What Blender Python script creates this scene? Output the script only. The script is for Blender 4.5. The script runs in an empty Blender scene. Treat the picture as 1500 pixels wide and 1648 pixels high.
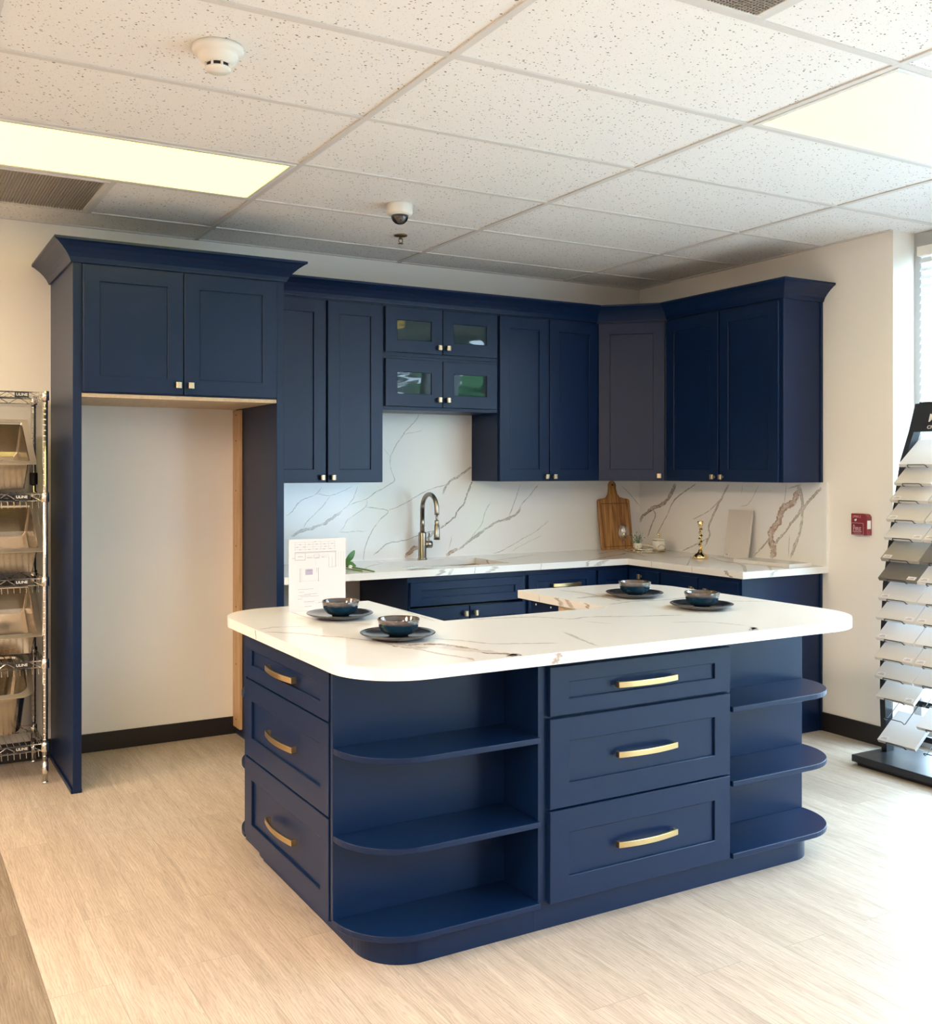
import bpy, bmesh, math, random
from mathutils import Vector, Matrix
R = math.radians
C = bpy.context.scene.collection
random.seed(7)
# ---------------------------------------------------------------- camera, world, exposure
sc = bpy.context.scene
cd = bpy.data.cameras.new('camera'); cam = bpy.data.objects.new('camera', cd); C.objects.link(cam)
cam.location = (-4.59, -5.3535, 1.4483); cam.rotation_euler = (math.pi/2, 0, -0.5092)
cd.sensor_fit = 'HORIZONTAL'; cd.sensor_width = 36; cd.lens = 1618.55/1500*36
cd.shift_x = (750-702.17)/1500; cd.shift_y = -(824-754.66)/1500
cd.clip_start = 0.05
sc.camera = cam
w = bpy.data.worlds.new('world'); sc.world = w; w.use_nodes = True
bg = w.node_tree.nodes['Background']
bg.inputs[0].default_value = (0.64, 0.83, 1.0, 1); bg.inputs[1].default_value = 21.0
sc.view_settings.view_transform = 'Standard'; sc.view_settings.look = 'None'
sc.view_settings.gamma = 1; sc.view_settings.exposure = 0.27; sc.view_settings.use_curve_mapping = False
LAMP = 5.0                     # the two prismatic troffers in view
WARM = (1.0, 0.80, 0.125)
ROOM = 44.0                     # added fill panels out of view, far brighter than the troffers in view
FILLC = (1.0, 0.765, 0.575)
sc.cycles.max_bounces = 8; sc.cycles.diffuse_bounces = 5; sc.cycles.glossy_bounces = 4
sc.cycles.transmission_bounces = 6; sc.cycles.transparent_max_bounces = 10
sc.cycles.sample_clamp_indirect = 6; sc.cycles.caustics_reflective = False; sc.cycles.caustics_refractive = False
sc.cycles.use_denoising = True
pl = bpy.data.lights.new('window_portal', 'AREA'); pl.shape = 'RECTANGLE'; pl.size = 2.5; pl.size_y = 6.9
pl.cycles.is_portal = True
po = bpy.data.objects.new('window_portal', pl); C.objects.link(po)
po.location = (0.34, -5.45, 1.36); po.rotation_euler = (0, R(90), 0)

# ---------------------------------------------------------------- materials
def mat(name, col=(0.5,0.5,0.5), rough=0.5, metal=0.0, spec=0.5, coat=0.0, **kw):
    m = bpy.data.materials.new(name); m.use_nodes = True
    b = m.node_tree.nodes['Principled BSDF']
    b.inputs['Base Color'].default_value = (*col, 1); b.inputs['Roughness'].default_value = rough
    b.inputs['Metallic'].default_value = metal; b.inputs['Specular IOR Level'].default_value = spec
    b.inputs['Coat Weight'].default_value = coat; b.inputs['Coat Roughness'].default_value = 0.05
    for k, v in kw.items(): b.inputs[k.replace('_', ' ')].default_value = v
    return m
def N(m, t, **kw):
    n = m.node_tree.nodes.new(t)
    for k, v in kw.items(): setattr(n, k, v)
    return n
def L(m, a, b): m.node_tree.links.new(a, b)
def BS(m): return m.node_tree.nodes['Principled BSDF']
def coords(m, scale=(1,1,1), rot=(0,0,0), kind='Object'):
    tc = N(m, 'ShaderNodeTexCoord'); mp = N(m, 'ShaderNodeMapping')
    mp.inputs['Scale'].default_value = scale; mp.inputs['Rotation'].default_value = rot
    L(m, tc.outputs[kind], mp.inputs['Vector']); return mp.outputs['Vector']
def noise(m, vec, scale, detail=3, rough=0.5, dist=0.0):
    n = N(m, 'ShaderNodeTexNoise'); n.inputs['Scale'].default_value = scale
    n.inputs['Detail'].default_value = detail; n.inputs['Roughness'].default_value = rough
    n.inputs['Distortion'].default_value = dist
    L(m, vec, n.inputs['Vector']); return n.outputs['Fac']
def ramp(m, fac, stops):
    r = N(m, 'ShaderNodeValToRGB'); e = r.color_ramp.elements
    while len(e) < len(stops): e.new(0.5)
    for el, (p, c) in zip(e, stops):
        el.position = p; el.color = (*c, 1) if len(c) == 3 else c
    L(m, fac, r.inputs['Fac']); return r.outputs['Color']
def mix(m, fac, a, b, mode='MIX'):
    n = N(m, 'ShaderNodeMix', data_type='RGBA', blend_type=mode)
    for s, v in ((n.inputs[0], fac), (n.inputs[6], a), (n.inputs[7], b)):
        if hasattr(v, 'default_value') or hasattr(v, 'is_linked'): L(m, v, s)
        elif isinstance(v, (int, float)): s.default_value = v
        else: s.default_value = (*v, 1)
    return n.outputs[2]
def bump(m, h, strength=0.2, dist=0.002):
    b = N(m, 'ShaderNodeBump'); b.inputs['Strength'].default_value = strength; b.inputs['Distance'].default_value = dist
    L(m, h, b.inputs['Height']); L(m, b.outputs['Normal'], BS(m).inputs['Normal'])
def math_(m, op, a, b=0.0):
    n = N(m, 'ShaderNodeMath', operation=op)
    for s, v in ((n.inputs[0], a), (n.inputs[1], b)):
        if isinstance(v, (int, float)): s.default_value = v
        else: L(m, v, s)
    return n.outputs[0]

M = {}
navy = mat("navy_paint", (0.0022, 0.0122, 0.048), 0.34, spec=0.24)
v = coords(navy); bump(navy, noise(navy, v, 420, 2), 0.05, 0.0006); M['navy'] = navy
M['dark'] = mat('dark_gap', (0.006, 0.007, 0.012), 0.6)
wallm = mat('wall_paint', (0.88, 0.845, 0.80), 0.55, spec=0.3)
v = coords(wallm); bump(wallm, noise(wallm, v, 260, 3), 0.08, 0.001); M['wall'] = wallm
M['base'] = mat('black_vinyl_base', (0.012, 0.010, 0.011), 0.4)
M['tee'] = mat('white_tee', (0.66, 0.64, 0.62), 0.5)
M['white_metal'] = mat('white_metal', (0.78, 0.77, 0.75), 0.4)
M['brass'] = mat('champagne_brass', (0.52, 0.375, 0.185), 0.30, 1.0)
M['nickel'] = mat('satin_brass_knob', (0.50, 0.40, 0.27), 0.34, 1.0)
M['gold'] = mat('polished_gold', (0.86, 0.66, 0.34), 0.10, 1.0)
M['faucet'] = mat('brushed_nickel', (0.40, 0.36, 0.31), 0.30, 1.0)
M['chrome'] = mat('chrome', (0.80, 0.78, 0.75), 0.12, 1.0)
M['black_plastic'] = mat('black_plastic', (0.012, 0.012, 0.014), 0.4)
M['black_metal'] = mat('black_powdercoat', (0.013, 0.015, 0.022), 0.38)
M['white'] = mat('white_plastic', (0.80, 0.78, 0.74), 0.4)
M['paper'] = mat('paper', (0.70, 0.675, 0.69), 0.6)
M['ink'] = mat('grey_ink', (0.26, 0.22, 0.25), 0.7)
M['ink_lilac'] = mat('lilac_ink', (0.40, 0.36, 0.50), 0.7)
M['text_white'] = mat('white_print', (0.80, 0.80, 0.80), 0.5)
M['text_black'] = mat('black_print', (0.03, 0.03, 0.03), 0.5)
M['red'] = mat('red_plastic', (0.20, 0.008, 0.022), 0.30, coat=0.4)
M['red_dark'] = mat('red_plastic_panel', (0.14, 0.004, 0.018), 0.35)
M['pink'] = mat('raised_lettering', (0.55, 0.36, 0.38), 0.5)
M['gasket'] = mat('grey_window_frame', (0.42, 0.43, 0.44), 0.45)
M['leaf'] = mat('rose_leaf', (0.05, 0.16, 0.04), 0.4)
M['stem'] = mat('rose_stem', (0.10, 0.20, 0.05), 0.45)
M['eucalyptus'] = mat('dusty_green_leaf', (0.20, 0.30, 0.24), 0.6)
M['pot'] = mat('white_ceramic', (0.80, 0.78, 0.74), 0.25)
M['mirror_tray'] = mat('mirrored_tray_plate', (0.7, 0.66, 0.58), 0.08, 1.0)
M['smoke'] = mat('smoked_dome', (0.02, 0.02, 0.02), 0.05, spec=0.7, coat=0.5)
M['bronze'] = mat('sprinkler_bronze', (0.25, 0.17, 0.10), 0.3, 1.0)

# brushed steel
M['steel_rim_lit'] = mat('painted_light_steel_rim', (0.80, 0.74, 0.66), 0.30, 1.0)  # paler than the basin: light on the upturned flange put into the colour
st = mat('brushed_steel', (0.50, 0.45, 0.38), 0.22, 1.0)
v = coords(st, (4, 200, 200)); nn = noise(st, v, 4, 3)
L(st, ramp(st, nn, [(0.3, (0.16,)*3), (0.7, (0.26,)*3)]), BS(st).inputs['Roughness']); M['steel'] = st

# glazed ceramic with a brown-grey rim
gl = mat('blue_reactive_glaze', (0.01, 0.03, 0.06), 0.10, spec=0.6, coat=0.6)
tc = N(gl, 'ShaderNodeTexCoord'); sp = N(gl, 'ShaderNodeSeparateXYZ'); L(gl, tc.outputs['Object'], sp.inputs[0])
nz = noise(gl, tc.outputs['Object'], 40, 3)
zz = math_(gl, 'ADD', sp.outputs['Z'], math_(gl, 'MULTIPLY', math_(gl, 'SUBTRACT', nz, 0.5), 0.012))
c1 = ramp(gl, math_(gl, 'MULTIPLY', zz, 14.0), [(0.50, (0.004, 0.028, 0.060)), (0.55, (0.055, 0.050, 0.055)), (0.68, (0.075, 0.062, 0.060)), (0.74, (0.06, 0.028, 0.015))])
L(gl, c1, BS(gl).inputs['Base Color']); M['glaze'] = gl
gp = mat('brown_blue_plate_glaze', (0.05, 0.05, 0.06), 0.20, spec=0.5, coat=0.4)
v = coords(gp); c1 = ramp(gp, noise(gp, v, 14, 4, dist=1.5), [(0.35, (0.012, 0.018, 0.028)), (0.6, (0.036, 0.035, 0.040)), (0.72, (0.05, 0.026, 0.016))])
L(gp, c1, BS(gp).inputs['Base Color']); M['plate'] = gp

# acoustic tile
ct = mat('acoustic_tile', (0.70, 0.69, 0.68), 0.9, spec=0.1)
v = coords(ct)
n1 = noise(ct, v, 30, 2)
vo = N(ct, 'ShaderNodeTexVoronoi', feature='F1'); vo.inputs['Scale'].default_value = 1.0
mp = N(ct, 'ShaderNodeMapping'); mp.inputs['Scale'].default_value = (85, 120, 85); mp.inputs['Rotation'].default_value = (0, 0, 0.35)
wv = N(ct, 'ShaderNodeTexNoise'); wv.inputs['Scale'].default_value = 55; wv.inputs['Detail'].default_value = 1
L(ct, v, wv.inputs['Vector'])
ad = N(ct, 'ShaderNodeVectorMath', operation='MULTIPLY_ADD'); L(ct, wv.outputs['Color'], ad.inputs[0]); ad.inputs[1].default_value = (0.012, 0.012, 0); L(ct, v, ad.inputs[2])
L(ct, ad.outputs[0], mp.inputs['Vector']); L(ct, mp.outputs['Vector'], vo.inputs['Vector'])
sx = N(ct, 'ShaderNodeSeparateColor'); L(ct, vo.outputs['Color'], sx.inputs[0])
keep = math_(ct, 'GREATER_THAN', sx.outputs[0], 0.52)
rad = math_(ct, 'LESS_THAN', vo.outputs['Distance'], math_(ct, 'MULTIPLY', sx.outputs[1], 0.34))
fis = math_(ct, 'MULTIPLY', keep, rad)
v2 = N(ct, 'ShaderNodeTexVoronoi', feature='F1'); v2.inputs['Scale'].default_value = 210; L(ct, v, v2.inputs['Vector'])
s2 = N(ct, 'ShaderNodeSeparateColor'); L(ct, v2.outputs['Color'], s2.inputs[0])
pin = math_(ct, 'MULTIPLY', math_(ct, 'GREATER_THAN', s2.outputs[0], 0.86), math_(ct, 'LESS_THAN', v2.outputs['Distance'], 0.25))
allf = math_(ct, 'MAXIMUM', fis, math_(ct, 'MULTIPLY', pin, 0.6))
L(ct, mix(ct, allf, (0.84, 0.83, 0.82), (0.20, 0.17, 0.15)), BS(ct).inputs['Base Color'])
M['tile'] = ct

# vinyl plank floor
def plank(name, ca, cb, cc):
    fl = mat(name, (0.5, 0.4, 0.3), 0.34, spec=0.45)
    v = coords(fl, (1,1,1), (0, 0, R(90)))
    br = N(fl, 'ShaderNodeTexBrick'); br.offset = 0.37; br.offset_frequency = 2
    for k, x in (('Scale', 1.0), ('Mortar Size', 0.0011), ('Brick Width', 1.22), ('Row Height', 0.182), ('Bias', 0.0), ('Mortar Smooth', 0.3)): br.inputs[k].default_value = x
    br.inputs['Color1'].default_value = (0, 0, 0, 1); br.inputs['Color2'].default_value = (1, 1, 1, 1); br.inputs['Mortar'].default_value = (0.5, 0.5, 0.5, 1)
    L(fl, v, br.inputs['Vector'])
    tc = N(fl, 'ShaderNodeTexCoord')
    ofs = N(fl, 'ShaderNodeVectorMath', operation='MULTIPLY_ADD'); L(fl, br.outputs['Color'], ofs.inputs[0]); ofs.inputs[1].default_value = (7.0, 11.0, 3.0); L(fl, tc.outputs['Object'], ofs.inputs[2])
    mp = N(fl, 'ShaderNodeMapping'); mp.inputs['Scale'].default_value = (11, 1.3, 1); L(fl, ofs.outputs[0], mp.inputs['Vector'])
    g1 = noise(fl, mp.outputs['Vector'], 1.6, 5, 0.58, 1.2)
    mp2 = N(fl, 'ShaderNodeMapping'); mp2.inputs['Scale'].default_value = (150, 7.5, 1); L(fl, ofs.outputs[0], mp2.inputs['Vector'])
    wvf = N(fl, 'ShaderNodeTexWave', wave_type='BANDS', bands_direction='X', wave_profile='SAW'); mpw = N(fl, 'ShaderNodeMapping'); mpw.inputs['Scale'].default_value = (1, .11, 1); L(fl, ofs.outputs[0], mpw.inputs['Vector']); L(fl, mpw.outputs['Vector'], wvf.inputs['Vector'])
    for k_, x_ in (('Scale', 34.0), ('Distortion', 13.0), ('Detail', 3.0), ('Detail Scale', 1.3), ('Detail Roughness', 0.6)): wvf.inputs[k_].default_value = x_
    g2a = noise(fl, mp2.outputs['Vector'], 1.4, 4, 0.6, 0.6)
    g2 = math_(fl, 'ADD', math_(fl, 'MULTIPLY', g2a, 0.62), math_(fl, 'MULTIPLY', wvf.outputs['Fac'], 0.38))
    c = ramp(fl, g1, [(0.25, ca), (0.50, cb), (0.75, cc)])
    c = mix(fl, ramp(fl, g2, [(0.42, (0, 0, 0)), (0.66, (0.40,)*3)]), c, tuple(x*0.62 for x in ca), 'MIX')
    sxx = N(fl, 'ShaderNodeSeparateColor'); L(fl, br.outputs['Color'], sxx.inputs[0])
    c = mix(fl, 0.75, c, ramp(fl, sxx.outputs[0], [(0.0, (0.87,)*3), (1.0, (1.0, 0.99, 0.98))]), 'MULTIPLY')
    c = mix(fl, math_(fl, 'MULTIPLY', br.outputs['Fac'], 0.55), c, tuple(x*0.45 for x in ca))
    L(fl, c, BS(fl).inputs['Base Color'])
    L(fl, ramp(fl, g2, [(0.3, (0.30,)*3), (0.7, (0.44,)*3)]), BS(fl).inputs['Roughness'])
    bump(fl, math_(fl, 'ADD', math_(fl, 'MULTIPLY', g2, -0.5), math_(fl, 'MULTIPLY', br.outputs['Fac'], -1.0)), 0.25, 0.0015)
    return fl
M['floor'] = plank('light_oak_plank', (0.41, 0.335, 0.265), (0.535, 0.45, 0.365), (0.64, 0.555, 0.46))
M['floor_dark'] = plank('greyed_oak_plank', (0.17, 0.135, 0.10), (0.25, 0.20, 0.15), (0.33, 0.275, 0.21))

# wood
def wood(name, a, b, sc_=(30, 30, 2.5), rough=0.4, s=1.5):
    m = mat(name, a, rough); v = coords(m, sc_)
    L(m, ramp(m, noise(m, v, s, 5, 0.6, 1.3), [(0.32, a), (0.68, b)]), BS(m).inputs['Base Color']); return m
M['acacia'] = wood('acacia', (0.16, 0.055, 0.014), (0.52, 0.27, 0.085), (26, 26, 1.6), 0.35, 1.3)
M['pine'] = wood('pine', (0.50, 0.30, 0.14), (0.68, 0.46, 0.26), (30, 30, 2), 0.5)
M['ply'] = wood('maple_ply', (0.52, 0.38, 0.23), (0.64, 0.50, 0.33), (20, 3, 20), 0.5)

# veined quartz: the colour attribute carries the vein tint and, in its alpha, how strong the vein is
def quartz(name, base):
    q = mat(name, base, 0.13, spec=0.5)
    v = coords(q)
    at = N(q, 'ShaderNodeVertexColor'); at.layer_name = 'vein'
    cl = mix(q, noise(q, v, 2.2, 3), tuple(x*0.965 for x in base), base)
    n = noise(q, v, 42, 4, 0.65, 0.8)
    st_ = ramp(q, n, [(0.34, (0.35,)*3), (0.52, (1, 1, 1))])
    k = math_(q, 'MULTIPLY', at.outputs['Alpha'], st_)
    n3 = noise(q, v, 120, 3, 0.6)
    vc = mix(q, 1.0, at.outputs['Color'], ramp(q, n3, [(0.3, (0.62,)*3), (0.7, (1.25,)*3)]), 'MULTIPLY')
    L(q, mix(q, k, cl, vc), BS(q).inputs['Base Color']); return q
M['quartz'] = quartz('calacatta_quartz', (0.82, 0.815, 0.81))
VC = [(0.13, 0.110, 0.095), (0.27, 0.125, 0.038), (0.17, 0.12, 0.075)]

def thin_glass(name, refl=0.10, tint=(0.95, 0.98, 1.0)):
    m = bpy.data.materials.new(name); m.use_nodes = True; nt = m.node_tree; nt.nodes.clear()
    o = nt.nodes.new('ShaderNodeOutputMaterial'); t = nt.nodes.new('ShaderNodeBsdfTransparent'); g = nt.nodes.new('ShaderNodeBsdfGlossy')
    mx = nt.nodes.new('ShaderNodeMixShader'); lw = nt.nodes.new('ShaderNodeLayerWeight'); pw = nt.nodes.new('ShaderNodeMath'); pw.operation = 'POWER'; pw.inputs[1].default_value = 4.0; nt.links.new(lw.outputs['Facing'], pw.inputs[0])
    fr = nt.nodes.new('ShaderNodeMath'); fr.operation = 'MULTIPLY_ADD'; nt.links.new(pw.outputs[0], fr.inputs[0]); fr.inputs[1].default_value = 0.5; fr.inputs[2].default_value = refl*0.5; lw.inputs['Blend'].default_value = 0.5
    t.inputs[0].default_value = (*tint, 1); g.inputs['Roughness'].default_value = 0.02
    nt.links.new(fr.outputs[0], mx.inputs[0]); nt.links.new(t.outputs[0], mx.inputs[1]); nt.links.new(g.outputs[0], mx.inputs[2]); nt.links.new(mx.outputs[0], o.inputs[0])
    return m
M['glass'] = thin_glass('window_glass', 0.08)
M['clear'] = thin_glass('clear_glass', 0.35, (0.97, 0.97, 0.97))
cg = mat('wavy_cabinet_glass', (0.012, 0.030, 0.038), 0.02, spec=0.32)
v = coords(cg, (1.0, 1.0, 2.2)); bump(cg, noise(cg, v, 9.0, 0), 0.12, 0.004); M['cabglass'] = cg
def lamp_mat(name, col, k):
    em = bpy.data.materials.new(name); em.use_nodes = True
    b = BS(em); b.inputs['Base Color'].default_value = (0.05, 0.05, 0.04, 1)
    b.inputs['Emission Color'].default_value = (*col, 1); b.inputs['Emission Strength'].default_value = k
    v = coords(em); wvn = N(em, 'ShaderNodeTexWave'); wvn.inputs['Scale'].default_value = 28; L(em, v, wvn.inputs['Vector'])
    bump(em, wvn.outputs['Fac'], 0.3, 0.001); return em
M['lamp'] = lamp_mat('lit_diffuser', WARM, LAMP)
M['lamp_fill'] = lamp_mat('added_fill_diffuser', FILLC, ROOM)
vg = mat('grille_metal', (0.30, 0.27, 0.24), 0.5); M['grille'] = vg
M['slat'] = mat('white_blind', (0.80, 0.84, 0.88), 0.5)
M['hedge'] = mat('hedge_leaves', (0.06, 0.20, 0.05), 0.6)
M['ground'] = mat('pale_concrete', (0.45, 0.45, 0.43), 0.8)
def stone(name, a, b, s=9):
    m = mat(name, a, 0.22); v = coords(m)
    L(m, ramp(m, noise(m, v, s, 5, 0.6, 1.6), [(0.42, a), (0.60, a), (0.66, b), (0.72, a)]), BS(m).inputs['Base Color']); return m
M['s_white'] = stone('white_stone', (0.66, 0.64, 0.63), (0.68, 0.67, 0.65))
M['s_cream'] = stone('cream_stone', (0.64, 0.60, 0.56), (0.64, 0.58, 0.50))
M['s_grey'] = stone('grey_stone', (0.36, 0.33, 0.29), (0.31, 0.28, 0.25))
M['s_char'] = stone('charcoal_stone', (0.17, 0.155, 0.14), (0.2, 0.18, 0.16))
M['s_vein'] = stone('veined_stone', (0.66, 0.64, 0.63), (0.45, 0.41, 0.36), 5)

# ---------------------------------------------------------------- mesh builder
class MB:
    def __init__(s): s.v = []; s.f = []; s.m = []; s.sm = []; s.col = {}
    def add(s, vs, fs, m=0, smooth=False):
        o = len(s.v); s.v += [tuple(p) for p in vs]
        for f in fs: s.f.append(tuple(i+o for i in f)); s.m.append(m); s.sm.append(smooth)
        return o
    def box(s, x0, x1, y0, y1, z0, z1, m=0):
        s.add([(x0,y0,z0),(x1,y0,z0),(x1,y1,z0),(x0,y1,z0),(x0,y0,z1),(x1,y0,z1),(x1,y1,z1),(x0,y1,z1)],
              [(0,3,2,1),(4,5,6,7),(0,1,5,4),(1,2,6,5),(2,3,7,6),(3,0,4,7)], m); return s
    def prism(s, pts, a, b, axis='z', m=0, smooth=False):
        n = len(pts)
        def P(p, t): return {'z': (p[0],p[1],t), 'y': (p[0],t,p[1]), 'x': (t,p[0],p[1])}[axis]
        vs = [P(p,a) for p in pts] + [P(p,b) for p in pts]
        s.add(vs, [tuple(range(n-1,-1,-1)), tuple(range(n,2*n))], m)
        o = len(s.v)-2*n
        for i in range(n):
            j = (i+1) % n; s.f.append((o+i,o+j,o+n+j,o+n+i)); s.m.append(m); s.sm.append(smooth)
        return s
    def tube(s, pts, r, n=8, m=0, caps=True, flat=None):
        pts = [Vector(p) for p in pts]; k = len(pts); rings = []
        rs = r if isinstance(r, (list, tuple)) else [r]*k
        t0 = (pts[1]-pts[0]).normalized(); up = Vector((0,0,1)) if abs(t0.z) < 0.9 else Vector((1,0,0))
        u = t0.cross(up).normalized()
        for i in range(k):
            t = (pts[min(i+1,k-1)]-pts[max(i-1,0)]).normalized()
            u = (u - t*u.dot(t)).normalized(); w_ = t.cross(u)
            rings.append([pts[i]+(u*math.cos(2*math.pi*j/n)+w_*math.sin(2*math.pi*j/n))*rs[i] for j in range(n)])
        vs = [p for rg in rings for p in rg]; fs = []
        for i in range(k-1):
            for j in range(n):
                j2 = (j+1) % n; fs.append((i*n+j, i*n+j2, (i+1)*n+j2, (i+1)*n+j))
        s.add(vs, fs, m, n > 5)
        if caps:
            o = len(s.v)-len(vs)
            s.f.append(tuple(o+j for j in range(n-1,-1,-1))); s.m.append(m); s.sm.append(False)
            s.f.append(tuple(o+(k-1)*n+j for j in range(n))); s.m.append(m); s.sm.append(False)
        return s
    def lathe(s, prof, c=(0,0,0), n=32, m=0, closed=False, axis='z'):
        vs = []; fs = []; k = len(prof)
        for (r, z) in prof:
            for j in range(n):
                a = 2*math.pi*j/n; p = (r*math.cos(a), r*math.sin(a), z)
                if axis == 'x': p = (p[2], p[0], p[1])
                if axis == 'y': p = (p[0], p[2], -p[1])
                vs.append((c[0]+p[0], c[1]+p[1], c[2]+p[2]))
        for i in range(k-1):
            for j in range(n):
                j2 = (j+1) % n; fs.append((i*n+j, i*n+j2, (i+1)*n+j2, (i+1)*n+j))
        s.add(vs, fs, m, True)
        o = len(s.v)-len(vs)
        if prof[0][0] > 1e-6 and not closed: s.f.append(tuple(o+j for j in range(n-1,-1,-1))); s.m.append(m); s.sm.append(False)
        if prof[-1][0] > 1e-6 and not closed: s.f.append(tuple(o+(k-1)*n+j for j in range(n))); s.m.append(m); s.sm.append(False)
        return s
    def sphere(s, c, r, m=0, n=16, sx=1, sy=1, sz=1):
        vs = []; fs = []; k = n//2
        for i in range(k+1):
            a = math.pi*i/k
            for j in range(n):
                b = 2*math.pi*j/n; vs.append((c[0]+sx*r*math.sin(a)*math.cos(b), c[1]+sy*r*math.sin(a)*math.sin(b), c[2]+sz*r*math.cos(a)))
        for i in range(k):
            for j in range(n): j2 = (j+1) % n; fs.append((i*n+j, (i+1)*n+j, (i+1)*n+j2, i*n+j2))
        s.add(vs, fs, m, True); return s
    def build(s, name, mats, parent=None, bevel=0.0, seg=2, loc=None, rot=None, merge=False):
        if not isinstance(mats, (list, tuple)): mats = [mats]
        me = bpy.data.meshes.new(name); me.from_pydata(s.v, [], s.f); me.update()
        for q in mats: me.materials.append(q)
        me.polygons.foreach_set('material_index', s.m); me.polygons.foreach_set('use_smooth', s.sm)
        if s.col is not None and s.col:
            ca = me.color_attributes.new('vein', 'FLOAT_COLOR', 'POINT')
            buf = [0.0]*(4*len(s.v))
            for i, c in s.col.items(): buf[4*i:4*i+4] = c
            ca.data.foreach_set('color', buf)
        bm = bmesh.new(); bm.from_mesh(me)
        if merge: bmesh.ops.remove_doubles(bm, verts=bm.verts, dist=1e-5)
        bmesh.ops.recalc_face_normals(bm, faces=bm.faces); bm.to_mesh(me); bm.free()
        o = bpy.data.objects.new(name, me); C.objects.link(o)
        if parent: o.parent = parent
        if loc: o.location = loc
        if rot: o.rotation_euler = rot
        if bevel:
            b = o.modifiers.new('bevel', 'BEVEL'); b.width = bevel; b.segments = seg; b.limit_method = 'ANGLE'; b.angle_limit = R(40)
        return o
def tag(o, label, cat, group=None, kind=None):
    o['label'] = label; o['category'] = cat
    if group: o['group'] = group
    if kind: o['kind'] = kind
    return o
def thing(name, label, cat, loc=(0,0,0), rz=0, group=None, rot=None):
    o = bpy.data.objects.new(name, None); C.objects.link(o); o.location = loc; o.rotation_euler = rot or (0,0,rz)
    o.empty_display_size = 0.05; return tag(o, label, cat, group)
def struct(name, mb, mats, **k):
    o = mb.build(name, mats, **k); o['kind'] = 'structure'; return o
def text(body, size, mt, parent, loc, rot, name='lettering', extrude=0.0004, align='CENTER', sx=1.0):
    cu = bpy.data.curves.new(name, 'FONT'); cu.body = body; cu.size = size; cu.extrude = extrude; cu.align_x = align; cu.align_y = 'CENTER'; cu.offset = size*0.012
    t = bpy.data.objects.new(name, cu); C.objects.link(t)
    me = bpy.data.meshes.new_from_object(t.evaluated_get(bpy.context.evaluated_depsgraph_get()))
    bpy.data.objects.remove(t); me.materials.clear(); me.materials.append(mt)
    o = bpy.data.objects.new(name, me); C.objects.link(o); o.parent = parent; o.location = loc; o.rotation_euler = rot; o.scale = (sx, 1, 1); return o

# veins as fine ribbons laid on the slab, in the slab's own mesh
def smoothline(pts, step=0.006, jit=0.004, seed=1):
    rnd = random.Random(seed); out = []
    n = len(pts); P = [Vector(p) for p in pts]
    for i in range(n-1):
        p0, p1, p2, p3 = P[max(i-1,0)], P[i], P[i+1], P[min(i+2,n-1)]
        k = max(2, int((p2-p1).length/step))
        for j in range(k):
            t = j/k; q = 0.5*((2*p1)+(p2-p0)*t+(2*p0-5*p1+4*p2-p3)*t*t+(3*p1-p0-3*p2+p3)*t**3)
            out.append(q)
    out.append(P[-1]); a = 0; b = 0
    for i, q in enumerate(out):
        a = a*0.8+rnd.uniform(-1, 1)*jit*0.35; b = b*0.8+rnd.uniform(-1, 1)*jit*0.35
        q.x += a; q.y += b
    return out
def veins(mb, lst, to3, off, seed=0, clip=None, m=0):
    for vi, (pts, wd, ci, al) in enumerate(lst):
        rnd = random.Random(seed*100+vi); L_ = smoothline(pts, 0.007, 0.0035, seed*100+vi); n = len(L_)
        rows = []; w1 = w2 = 1.0
        for i, p in enumerate(L_):
            t = (L_[min(i+1,n-1)]-L_[max(i-1,0)]); t = t.normalized() if t.length > 1e-9 else Vector((1,0)); nr = Vector((-t.y, t.x))
            w1 = 1+(w1-1)*0.75+rnd.uniform(-.32, .32); w2 = 1+(w2-1)*0.75+rnd.uniform(-.32, .32)
            w1 = max(.35, min(1.9, w1)); w2 = max(.35, min(1.9, w2))
            e = min(1.0, (i+1)/6, (n-i)/6); h = (wd+1.6)/2000.0*(0.35+0.65*e)
            prof = [(-1*w1, 0), (-.74*w1, 1), (-.3*w1, .66 if wd > 11 else .9), (.3*w2, .7 if wd > 11 else .9), (.74*w2, 1), (1*w2, 0)]
            rows.append([(p+nr*(h*q), a*al*(0.25+0.75*e)) for q, a in prof])
        if clip: 
            runs = []; cur = []
            for rw in rows:
                if clip(rw[2][0]) and clip(rw[3][0]): cur.append(rw)
                else:
                    if len(cur) > 1: runs.append(cur)
                    cur = []
            if len(cur) > 1: runs.append(cur)
        else: runs = [rows]
        for run in runs:
            o = len(mb.v); zo = off*(1+0.15*(vi % 5))
            for rw in run:
                for q, a in rw:
                    mb.col[len(mb.v)] = (*VC[ci], a); mb.v.append(to3(q.x, q.y, zo))
            for i in range(len(run)-1):
                for j in range(5):
                    mb.f.append((o+i*6+j, o+i*6+j+1, o+(i+1)*6+j+1, o+(i+1)*6+j)); mb.m.append(m); mb.sm.append(False)
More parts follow.
